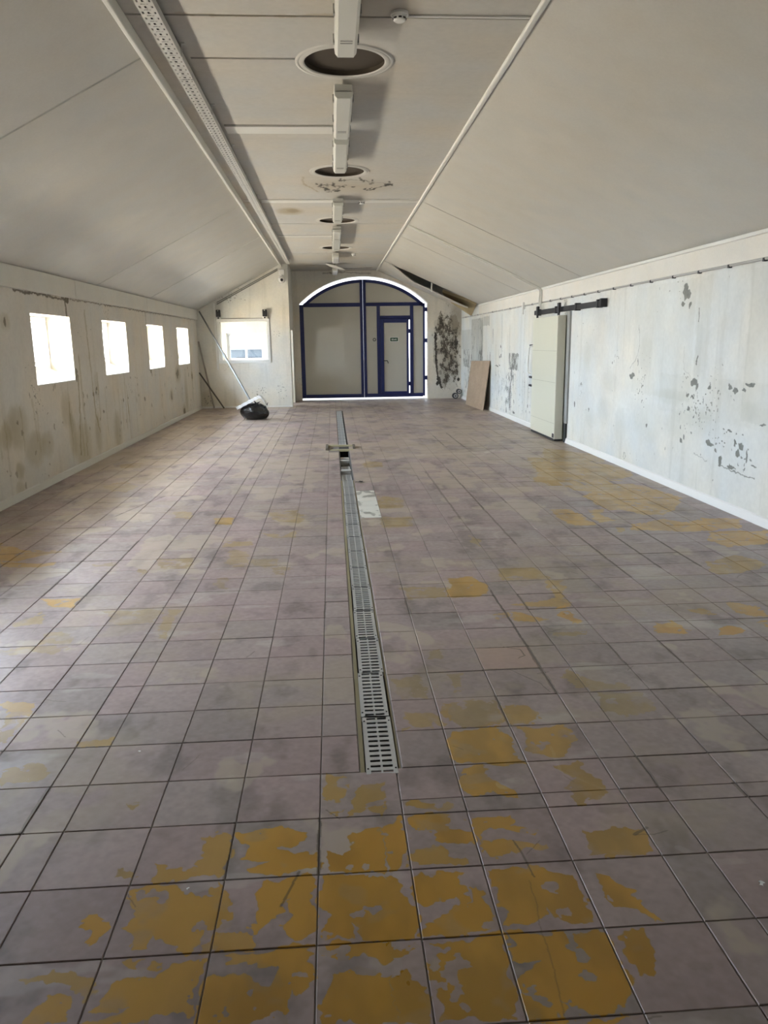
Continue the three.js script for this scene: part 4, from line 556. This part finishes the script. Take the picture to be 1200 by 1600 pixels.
// ---------------------------------------------------------------- ceiling fittings
{ // round vent openings with plaster rings
  const places = [['first round vent opening, wide and brown inside, above the drain end', -6.33], ['second round vent opening, beside the black mouldy plaster', -10.08], ['third round vent opening along the lights, half hidden by a light', -13.93], ['fourth round vent opening along the lights, a thin dark sliver', -17.78]];
  const ring = new THREE.LatheGeometry([[0.3, -0.002], [0.302, -0.008], [0.31, -0.011], [0.335, -0.011], [0.338, -0.006], [0.345, -0.006], [0.348, -0.01], [0.366, -0.008], [0.37, 0.004]].map((p) => new THREE.Vector2(...p)), 48);
  const duct = new THREE.CylinderGeometry(0.31, 0.31, 0.32, 40, 1, true).translate(0, 0.15, 0), lid = new THREE.CylinderGeometry(0.315, 0.315, 0.02, 40).translate(0, 0.045, 0);
  const brown = std({ color: col(0.066, 0.05, 0.034), roughness: 0.9 }), ringM = std({ color: col(0.6, 0.58, 0.53), roughness: 0.75 });
  for (const [lab, z] of places) { const v = group('vent_opening', [0.155, YC, z]); tag(v, lab, 'vent', 'round vents in the flat ceiling'); mesh('ring', ring, ringM, v); mesh('duct', duct, brown, v); mesh('closing_board', lid, brown, v); }
  const c = group('vent_cover', [0.14, YC - 0.1, -21.25]); tag(c, 'white round cover dish on the ceiling nearest the gate', 'vent cover');
  mesh('dish', new THREE.LatheGeometry([[0, 0], [0.2, 0], [0.27, 0.015], [0.28, 0.022], [0.2, 0.02], [0.03, 0.02]].map((p) => new THREE.Vector2(...p)), 40), whitePaint, c); mesh('stem', new THREE.CylinderGeometry(0.03, 0.03, 0.1, 12).translate(0, 0.05, 0), trimPaint, c); c.rotation.z = -0.3;
}
{ // batten lights, switched off
  const housing = std({ color: col(0.52, 0.51, 0.47), roughness: 0.5 }), diff = new THREE.MeshPhysicalMaterial({ color: col(0.66, 0.66, 0.6), roughness: 0.28, clearcoat: 0.3, side: THREE.DoubleSide }), clip = std({ color: col(0.3, 0.3, 0.28), roughness: 0.5, metalness: 0.4 });
  const make = (len) => {
    const g = group('batten_light'), h = len / 2;
    mesh('housing', rbx(-0.075, 0.075, 0.06, 0.12, -h + 0.02, h - 0.02, 0.012), housing, g);
    const s = new THREE.Shape([[-0.078, 0.06], [-0.074, 0.025], [-0.055, 0.002], [0.055, 0.002], [0.074, 0.025], [0.078, 0.06]].map((p) => new THREE.Vector2(...p)));
    const e = new THREE.ExtrudeGeometry(s, { depth: len - 0.1, bevelEnabled: true, bevelThickness: 0.05, bevelSize: 0.006, bevelOffset: -0.006, bevelSegments: 3 }).translate(0, 0, -h + 0.05);
    mesh('diffuser', e, diff, g);
    for (const z of [-h + 0.18, -0.12, h - 0.18]) for (const x of [-0.08, 0.08]) mesh('clip', rbx(x - 0.006, x + 0.006, 0.03, 0.085, z - 0.02, z + 0.02, 0.003), clip, g);
    mesh('tube_holder', merge([rbx(-0.04, 0.04, -0.0, 0.006, -h + 0.26, -h + 0.275, 0.002), rbx(-0.04, 0.04, 0.0, 0.006, -h + 0.3, -h + 0.315, 0.002)]), clip, g);
    for (const s2 of [-1, 1]) mesh('mount', bx(-0.03, 0.03, 0.12, 0.153, s2 * h * 0.6 - 0.03, s2 * h * 0.6 + 0.03), housing, g);
    return g;
  };
  for (const [z0, z1, lab] of [[-4.28, -5.8, 'grey stained batten light reaching to the first vent opening'], [-6.7, -7.97, 'off-white batten light just past the first vent opening'], [-8.17, -9.48, 'off-white batten light ending at the second vent opening'], [-11.66, -13.24, 'off-white batten light in front of the third vent opening'], [-14.32, -15.52, 'off-white batten light behind the third vent opening'], [-15.54, -17.12, 'off-white batten light ending at the fourth vent opening'], [-18.42, -19.75, 'short-looking batten light before the white round cover dish'], [-21.7, -23.1, 'batten light closest to the gate arch, behind the dish']]) {
    const g = make(z0 - z1); g.position.set(0.15, YC - 0.153, (z0 + z1) / 2); tag(g, lab, 'light fixture', 'row of unlit batten lights');
  }
}
{ // perforated cable tray
  const t = group('cable_tray', [-1.045, YC - 0.085, 0]); tag(t, 'long perforated metal cable tray hung under the ceiling', 'cable tray');
  const tm = std({ color: col(0.6, 0.59, 0.55), roughness: 0.42, metalness: 0.15 }), L = 1.99, W = 0.107;
  const holes = [], n = 24; for (let k = 0; k < n; k++) { const z = -L / 2 + (k + 0.5) * L / n; for (const [a, b] of [[-0.042, -0.03], [-0.01, 0.01], [0.03, 0.042]]) holes.push([[a, z - 0.014], [b, z - 0.014], [b, z + 0.014], [a, z + 0.014]]); if (k < n - 1) { const q = z + L / n / 2; holes.push([[-0.022, q - 0.004], [0.022, q - 0.004], [0.022, q + 0.004], [-0.022, q + 0.004]]); } }
  const plate = extrudeXY([[-W / 2, -L / 2 + 0.004], [W / 2, -L / 2 + 0.004], [W / 2, L / 2 - 0.004], [-W / 2, L / 2 - 0.004]], 0.0015, holes).rotateX(Math.PI / 2);
  const sides = merge([bx(-W / 2 - 0.001, -W / 2 + 0.001, -0.0015, 0.05, -L / 2 + 0.004, L / 2 - 0.004), bx(W / 2 - 0.001, W / 2 + 0.001, -0.0015, 0.05, -L / 2 + 0.004, L / 2 - 0.004)]);
  for (let k = 0; k < 10; k++) { const z = -2.48 - (k + 0.5) * 1.996; if (z - 1 < ZP) break; const s = mesh('tray_section', plate, tm, t); s.position.z = z; const d = mesh('tray_side', sides, tm, s); }
  const c = []; for (const [x, y, r] of [[-0.03, 0.012, 0.008], [-0.01, 0.01, 0.007], [0.012, 0.013, 0.009], [0.032, 0.011, 0.007]]) { const p = []; for (let z = -2.4; z > -21; z -= 0.9) p.push([x + rr(-0.006, 0.006), y + rr(0, 0.004), z]); c.push(tubeOf(p, r, 60, 6)); }
  mesh('cable', merge(c), black, t);
  for (let z = -3.2; z > -21; z -= 1.4) { const h = mesh('hanger', merge([bx(0.055, 0.061, -0.004, 0.085, -0.015, 0.015), bx(-0.061, 0.061, 0.05, 0.054, -0.015, 0.015), bx(0.05, 0.085, 0.079, 0.085, -0.02, 0.02)]), tm, t); h.position.z = z; }
}
{ // smoke detectors with their conduits
  const spots = [[0.49, -5.44, 'white smoke detector wired to the sloping edge, beside the first batten light'], [0.5, -12.05, 'small white smoke detector right of the batten lights, mid ceiling'], [0.58, -19.0, 'tiny white smoke detector near the gate end of the ceiling']];
  for (const [x, z, lab] of spots) {
    const g = group('smoke_detector', [x, YC, z]); tag(g, lab, 'smoke detector', 'smoke detectors on the flat ceiling');
    mesh('base', new THREE.CylinderGeometry(0.055, 0.058, 0.018, 28).translate(0, -0.009, 0), whitePaint, g);
    mesh('sensor_cap', new THREE.LatheGeometry([[0, -0.055], [0.03, -0.054], [0.04, -0.046], [0.042, -0.03], [0.05, -0.018]].map((p) => new THREE.Vector2(...p)), 28), whitePaint, g);
    for (let k = 0; k < 8; k++) { const a = k / 8 * 6.283; const s = mesh('vent_slot', rbx(-0.01, 0.01, -0.044, -0.034, 0.036, 0.0445, 0.002), black, g); s.rotation.y = a; }
  }
  for (const [z, a, b, lab] of [[-5.48, 0.56, CR - 0.03, 'thin white conduit from the nearest smoke detector to the ceiling edge'], [-12.02, 0.56, CR - 0.03, 'thin white conduit running from the middle smoke detector to the edge']]) tag(mesh('conduit', merge([rbx(a, b, YC - 0.012, YC, z - 0.011, z + 0.011, 0.004), rbx(a - 0.02, a + 0.03, YC - 0.014, YC, z - 0.007, z + 0.007, 0.003)]), trimPaint), lab, 'conduit');
}
{ // conduit down the right slope and along the right wall
  const A = V(CR + 0.02, YC - 0.03, -14.3), B = V(XR - 0.03, YR - 0.03, -14.32);
  tag(mesh('conduit', merge([tubeOf([[CR + 0.03, YC - 0.035, -14.26], [2.2, 3.345, -14.3], [3.1, 2.945, -14.28], [XR - 0.04, YR - 0.03, -14.3], [XR - 0.035, 2.4, -14.3], [XR - 0.035, 2.26, -14.3]], 0.013, 60), tubeOf([[CR + 0.03, YC - 0.035, -14.34], [2.2, 3.335, -14.38], [3.1, 2.94, -14.38], [XR - 0.04, YR - 0.03, -14.42], [XR - 0.035, 2.4, -14.42], [XR - 0.035, 2.25, -14.42]], 0.013, 60)]), trimPaint), 'pair of white conduits crossing the sloping ceiling down to the door rail', 'conduit');
  const p = group('wall_conduit', [XR - 0.022, 2.35, 0]); tag(p, 'thin white conduit with black clips along the chipped wall', 'conduit');
  mesh('tube', merge([rod([0, 0, -23.2], [0, 0.0, -14.5], 0.014), rod([0, 0, -14.2], [0, 0.015, 1], 0.013)]), std({ color: col(0.4, 0.39, 0.36), roughness: 0.6 }), p);
  for (let z = -23; z < -5; z += 0.62) mesh('clip', rbx(-0.015, 0.02, -0.016, 0.016, z - 0.016, z + 0.016, 0.003), z > -14.3 || (Math.round(z * 100) % 3 === 0) ? steelDark : trimPaint, p);
  const j = group('junction_box', [XR - 0.03, 2.35, -15.65]); tag(j, 'small white junction box on the wall conduit beside the sliding door', 'junction box'); mesh('box', rbx(-0.02, 0.03, -0.06, 0.07, -0.05, 0.05, 0.008), trimPaint, j); mesh('stub', rod([0, -0.06, 0.0], [0, -0.16, 0.0], 0.012), trimPaint, j);
}
// ---------------------------------------------------------------- sliding door on the right wall
{
  const cream = std({ color: col(0.66, 0.65, 0.52), roughness: 0.3 }), creamEdge = std({ color: col(0.6, 0.58, 0.47), roughness: 0.45 });
  const d = group('sliding_door', [XR, 0, -13.5]); tag(d, 'cream insulated sliding door hanging from a black rail', 'door');
  mesh('door_leaf', rbx(-0.165, -0.035, 0.045, 2.07, -0.8, 0.76, 0.01), cream, d);
  mesh('end_cap', rbx(-0.168, -0.03, 0.04, 2.075, 0.755, 0.785, 0.006), creamEdge, d);
  for (const y of [1.5, 0.98, 0.3]) mesh('seam', bx(-0.1668, -0.16, y - 0.002, y + 0.002, -0.79, 0.75), std({ color: col(0.4, 0.38, 0.3), roughness: 0.7 }), d);
  mesh('dark_gap_bar', bx(-0.155, -0.045, 0.012, 0.045, -0.79, 0.75), black, d);  // black bar painting in the shade of the gap under the leaf
  mesh('corner_plate', rbx(-0.172, -0.16, 0.06, 0.13, 0.66, 0.76, 0.003), steelDark, d);
  for (const z of [-0.72, 0.62]) { mesh('hanger_bracket', merge([rbx(-0.125, -0.1, 2.05, 2.26, z - 0.035, z + 0.035, 0.006), rbx(-0.13, -0.085, 2.2, 2.28, z - 0.05, z + 0.05, 0.015)]), steelDark, d); }
  const r = group('door_rail', [XR, 0, 0]); tag(r, 'black steel rail above the cream sliding door', 'rail');
  mesh('rail_bar', rbx(-0.075, -0.02, 2.135, 2.215, -14.6, -10.92, 0.006), steelDark, r); for (const z of [-14.4, -13.2, -12.1, -11.1]) mesh('rail_bracket', rbx(-0.085, 0.0, 2.12, 2.235, z - 0.03, z + 0.03, 0.005), steelDark, r); mesh('end_stop', rbx(-0.1, -0.01, 2.12, 2.24, -10.95, -10.88, 0.006), steelDark, r);
  const grey_strip = std({ color: col(0.3, 0.3, 0.28), roughness: 0.7 });
  const side_strip = group('door_side_strip', [XR, 0, -12.58]); tag(side_strip, 'upright grey strip between sliding door and chipped wall', 'side_strip'); mesh('grey_strip', rbx(-0.03, 0.005, 0.32, 2.13, -0.08, 0.06, 0.004), grey_strip, side_strip); mesh('strip_foot', rbx(-0.032, 0.006, 0.0, 0.32, -0.07, 0.03, 0.004), black, side_strip);  // upright grey strip with a black foot beside the door leaf
  const h = group('pull_handle', [XR, 0, -14.9]); tag(h, 'thin upright pull handle on the wall beside the sliding door', 'handle');
  mesh('grip', tubeOf([[-0.01, 1.58, 0.06], [-0.07, 1.55, 0.0], [-0.075, 1.3, -0.05], [-0.06, 1.08, -0.1], [-0.01, 1.05, -0.1]], 0.012, 24), trimPaint, h); for (const y of [1.58, 0.98, 0.82]) mesh('bracket', rbx(-0.03, 0.003, y - 0.02, y + 0.02, -0.16, 0.05, 0.004), steelDark, h);
  mesh('bar', rod([-0.02, 0.8, -0.12], [-0.02, 1.0, -0.12], 0.009), trimPaint, h);
}
// chipboard leaning on the right wall
{
  const bm = std({ map: dataTex(512, 256, (i, j, o) => { const n = fbm(i / 6, j / 6, 4, 3), m = fbm(i / 60, j / 60, 3, 8); const v = 0.9 + 0.16 * n + 0.1 * (m - 0.5); o[0] = 172 * v; o[1] = 150 * v; o[2] = 126 * v; }), roughness: 0.8 });
  const b = group('chipboard', [3.675, 0.004, -18.83]); tag(b, 'brown chipboard sheet leaning against the chipped wall', 'board');
  const m = mesh('sheet', uvBy(rbx(0, 0.018, 0, 1.21, -2.1, 0, 0.003), (x, y, z) => [z / 2.1, y / 1.21]), bm, b);
  b.rotation.order = 'YXZ'; b.rotation.y = 0.035; m.rotation.order = 'YXZ'; m.rotation.set(-0.02, 0, -0.13);
}
// small heap in the far corner
for (const [x, y, z, r, lab] of [[3.66, 0.085, -23.08, 0.085, 'pale-faced round spool on the floor of the far mouldy corner'], [3.78, 0.21, -23.14, 0.075, 'round spool wedged on top of the other in the far corner']]) {
  const g = group('cable_spool', [x, y, z]); tag(g, lab, 'spool'); mesh('drum', new THREE.CylinderGeometry(r, r, 0.16, 24).rotateX(Math.PI / 2), black, g); mesh('flange', new THREE.CylinderGeometry(r * 0.72, r * 0.72, 0.01, 24).rotateX(Math.PI / 2).translate(0, 0, 0.083), std({ color: col(0.4, 0.38, 0.35), roughness: 0.6 }), g); mesh('hub', new THREE.CylinderGeometry(r * 0.22, r * 0.22, 0.012, 16).rotateX(Math.PI / 2).translate(0, 0, 0.086), black, g);
}
// torn insulation behind the loose ceiling panel
{
  const p = [[2.95, 2.95, -20.9], [3.84, 2.62, -20.75], [3.86, 2.35, -21.6], [3.35, 2.72, -21.9], [3.1, 2.86, -21.4], [3.5, 2.6, -21.2]], q = [];
  const tri = (a, b, c) => q.push(...p[a], ...p[b], ...p[c]); tri(0, 1, 5); tri(1, 2, 5); tri(2, 3, 5); tri(3, 4, 5); tri(4, 0, 5);
  const back = p.map(([x, y, z]) => [x + 0.02, y + 0.07, z - 0.02]); const t2 = (a, b, c) => q.push(...back[a], ...back[c], ...back[b]); t2(0, 1, 5); t2(1, 2, 5); t2(2, 3, 5); t2(3, 4, 5); t2(4, 0, 5);
  for (let k = 0; k < 5; k++) { const n = (k + 1) % 5; q.push(...p[k], ...back[k], ...p[n], ...p[n], ...back[k], ...back[n]); }
  const g = new THREE.BufferGeometry(); g.setAttribute('position', new THREE.Float32BufferAttribute(q, 3)); g.computeVertexNormals();
  mesh('torn_insulation', g, std({ color: col(0.42, 0.34, 0.2), roughness: 1 }), ceiling).userData.label = 'tan torn insulation hanging from the ceiling gap';
  mesh('torn_strip', rbx(2.62, 2.65, 2.94, 3.17, -20.62, -20.59, 0.004), trimPaint, ceiling);
}
// ---------------------------------------------------------------- things on and around the partition
{
  for (const [x, lab] of [[-2.95, 'small black wall lamp box over the left corner of the opening'], [-1.738, 'small black wall lamp box over the right corner of the opening']]) {
    const g = group('wall_lamp', [x, 2.46, ZP]); tag(g, lab, 'wall lamp', 'pair of black boxes above the partition opening');
    mesh('case', rbx(-0.055, 0.055, -0.07, 0.11, 0.03, 0.13, 0.012), black, g); mesh('lower_bracket', rbx(-0.06, 0.06, -0.12, -0.075, 0, 0.11, 0.008), trimPaint, g); mesh('lens', new THREE.SphereGeometry(0.022, 16, 10).translate(0, -0.1, 0.11), black, g); mesh('wall_plate', rbx(-0.04, 0.04, -0.08, 0.08, 0, 0.03, 0.005), trimPaint, g); mesh('badge', new THREE.SphereGeometry(0.012, 12, 8).translate(0, 0.085, 0.128), trimPaint, g);
  }
  const c = group('security_camera', [-1.25, 3.45, ZP]); tag(c, 'white security camera high on the partition corner', 'camera');
  c.scale.setScalar(1.5); mesh('base', rbx(-0.05, 0.05, -0.01, 0.09, 0, 0.06, 0.015), whitePaint, c); mesh('arm', rod([0, 0.0, 0.04], [0, -0.06, 0.08], 0.018), whitePaint, c); mesh('head', new THREE.SphereGeometry(0.062, 20, 14).translate(0, -0.09, 0.09), whitePaint, c); mesh('lens', new THREE.CylinderGeometry(0.024, 0.024, 0.012, 16).rotateX(Math.PI / 2).translate(0.003, -0.1, 0.149), black, c);
  const grey = std({ color: col(0.2, 0.19, 0.17), roughness: 0.6 });
  tag(mesh('conduit', merge([tubeOf([[-1.36, 3.56, ZP + 0.02], [-2.98, 2.715, ZP + 0.02]], 0.012, 8), tubeOf([[-1.36, 3.6, ZP + 0.02], [-2.98, 2.76, ZP + 0.02]], 0.01, 8)]), grey), 'pair of dark cables slanting down the top of the partition', 'cable');
  tag(mesh('conduit', merge([rbx(-3.075, -3.02, 1.04, 2.75, ZP, ZP + 0.022, 0.006), rbx(-3.07, -3.025, 1.015, 1.045, ZP, ZP + 0.02, 0.005)]), trimPaint), 'upright white cable duct left of the partition opening', 'conduit');
  { const fr = scene.getObjectByName('opening_frame'); mesh('cable', merge([rod([-0.58, 2.352, 0.008], [0.7, 2.35, 0.008], 0.006), rod([0.7, 2.35, 0.008], [0.71, 1.2, 0.008], 0.006)]), grey, fr); }
  // poles and laths in the corner
  const alu = std({ color: col(0.17, 0.17, 0.16), roughness: 0.5, metalness: 0.1 });
  const pole = group('long_pole', [0, 0, 0]); tag(pole, 'long grey pole leaning from the black bag into the partition corner', 'pole');
  const a = V(-1.78, 0.02, -18.55), b = V(-3.44, 2.53, -21.1), at = (t) => a.clone().lerp(b, t).toArray(); mesh('lower_tube', rod(at(0), at(0.55), 0.027, 12), alu, pole); mesh('upper_tube', rod(at(0.55), at(1), 0.02, 12), alu, pole); mesh('collar', rod(at(0.54), at(0.57), 0.033, 12), alu, pole);
  tag(mesh('wooden_lath', rod([-3.2, 0.01, -21.09], [-3.51, 1.77, -21.09], 0.022, 4), std({ color: col(0.34, 0.31, 0.26), roughness: 0.8 })), 'grey lath standing upright in the corner beside the partition', 'lath');
  tag(mesh('wooden_lath', rod([-2.92, 0.01, -20.96], [-3.52, 0.96, -20.96], 0.02, 4), std({ color: col(0.09, 0.075, 0.06), roughness: 0.8 })), 'short dark lath slanting across the grey one in the corner', 'lath');
}
// black rubbish bag with a white sheet on it
{
  const g = group('rubbish_bag', [-1.79, 0, -17.75]); tag(g, 'shiny black full rubbish bag on the tiles before the partition', 'bag');
  const s = new THREE.IcosahedronGeometry(1, 5), p = s.attributes.position, v = V(0, 0, 0);
  for (let i = 0; i < p.count; i++) { v.fromBufferAttribute(p, i); const f = fbm(v.x * 2.2 + 5, v.y * 2.2 + v.z * 2.7 + 5, 3, 3) - 0.5, w = Math.sin(Math.atan2(v.y, v.z) * 9 + v.x * 4) * 0.012 * sstep(0.2, 0.9, v.x); const k = 1 + f * 0.16 + w; let x = v.x * 0.33 * k, y = v.y * 0.21 * k, z = v.z * 0.28 * k; if (y < -0.15) y = lerp(-0.15, y, 0.35); y -= sstep(0.1, 0.33, x) * 0.02; p.setXYZ(i, x, y + 0.172, z); }
  s.computeVertexNormals(); mesh('sack', s, new THREE.MeshPhysicalMaterial({ color: col(0.005, 0.005, 0.006), roughness: 0.2, clearcoat: 0.25, clearcoatRoughness: 0.15, side: THREE.DoubleSide }), g);
  const ear = (x, y, z, a) => new THREE.ConeGeometry(0.028, 0.13, 7).rotateZ(a).translate(x, y, z);
  mesh('tied_ears', merge([ear(0.29, 0.34, 0.05, -0.5), ear(0.02, 0.4, 0.06, 0.7), ear(0.1, 0.385, 0.1, -1.1)]), std({ color: col(0.01, 0.01, 0.012), roughness: 0.35 }), g);
  const w = group('white_sheet', [-1.82, 0.265, -17.66]); tag(w, 'folded white plastic sheet lying over the black bag', 'sheet');
  const prof = [[-0.36, 0.0], [-0.2, 0.085], [0.0, 0.185], [0.15, 0.255], [0.19, 0.245], [0.26, 0.15], [0.31, 0.03]], top = [], wob = (k) => 0.008 * Math.sin(k * 2.3);
  for (let k = 0; k < prof.length - 1; k++) for (let s = 0; s < 4; s++) { const t = s / 4; top.push([lerp(prof[k][0], prof[k + 1][0], t), lerp(prof[k][1], prof[k + 1][1], t) + wob(k * 4 + s)]); }
  top.push(prof[prof.length - 1]);
  const flapPts = (d) => [...top.map(([x, y]) => [x, y + d]), ...top.slice().reverse().map(([x, y]) => [x, y + d - 0.03])].reverse();
  const film = std({ color: col(0.88, 0.89, 0.9), roughness: 0.35 });
  mesh('upper_fold', extrudeXY(flapPts(0.03), 0.26).translate(0, 0, -0.16), film, w); mesh('lower_fold', extrudeXY(flapPts(0), 0.34).translate(0.015, 0, -0.24), film, w);
}
// litter on the tiles
{
  const scrap = (x, z, s, m, lab, nm, cat) => { const q = new THREE.PlaneGeometry(s, s * 0.5, 4, 2).rotateX(-Math.PI / 2), p = q.attributes.position; for (let i = 0; i < p.count; i++) p.setXYZ(i, p.getX(i) + rr(-0.15, 0.15) * s, 0.004 + rnd() * s * 0.18, p.getZ(i) + rr(-0.12, 0.12) * s); q.computeVertexNormals(); const o = mesh(nm, q, m); o.position.set(x, 0, z); o.rotation.y = rr(0, 3); tag(o, lab, cat); };
  scrap(0.287, -9.3, 0.09, black, 'dark curled dead leaf beside the drain', 'dead_leaf', 'leaf');
  const wh = std({ color: col(0.85, 0.85, 0.83), roughness: 0.7 });
  scrap(1.3, -2.02, 0.028, wh, 'tiny white paper scrap on the bare tiles by the right edge', 'paper_scrap', 'paper'); scrap(-0.86, -3.02, 0.012, wh, 'tiny white plaster crumb on a pinkish tile', 'plaster_crumb', 'crumb'); scrap(-0.5, -2.15, 0.012, wh, 'tiny white crumb at the edge of the yellow paint', 'plaster_crumb', 'crumb');
}
// outside, seen through the far window
{
  const b = group('outbuilding', [-3.2, -0.16, -34]); tag(b, 'blue-grey low outbuilding seen through the far window', 'building');
  mesh('wall', bx(-5, 3.2, 0, 1.62, -3, 0), std({ color: col(0.15, 0.185, 0.22), roughness: 0.9 }), b); mesh('door', rbx(-0.9, 0.5, 0, 1.3, -0.01, 0.03, 0.01), std({ color: col(0.03, 0.045, 0.065), roughness: 0.7 }), b); mesh('roof', bx(-5.2, 3.4, 1.62, 1.72, -3.2, 0.2), std({ color: col(0.45, 0.48, 0.5), roughness: 0.8 }), b);
}
renderer.render(scene, camera);
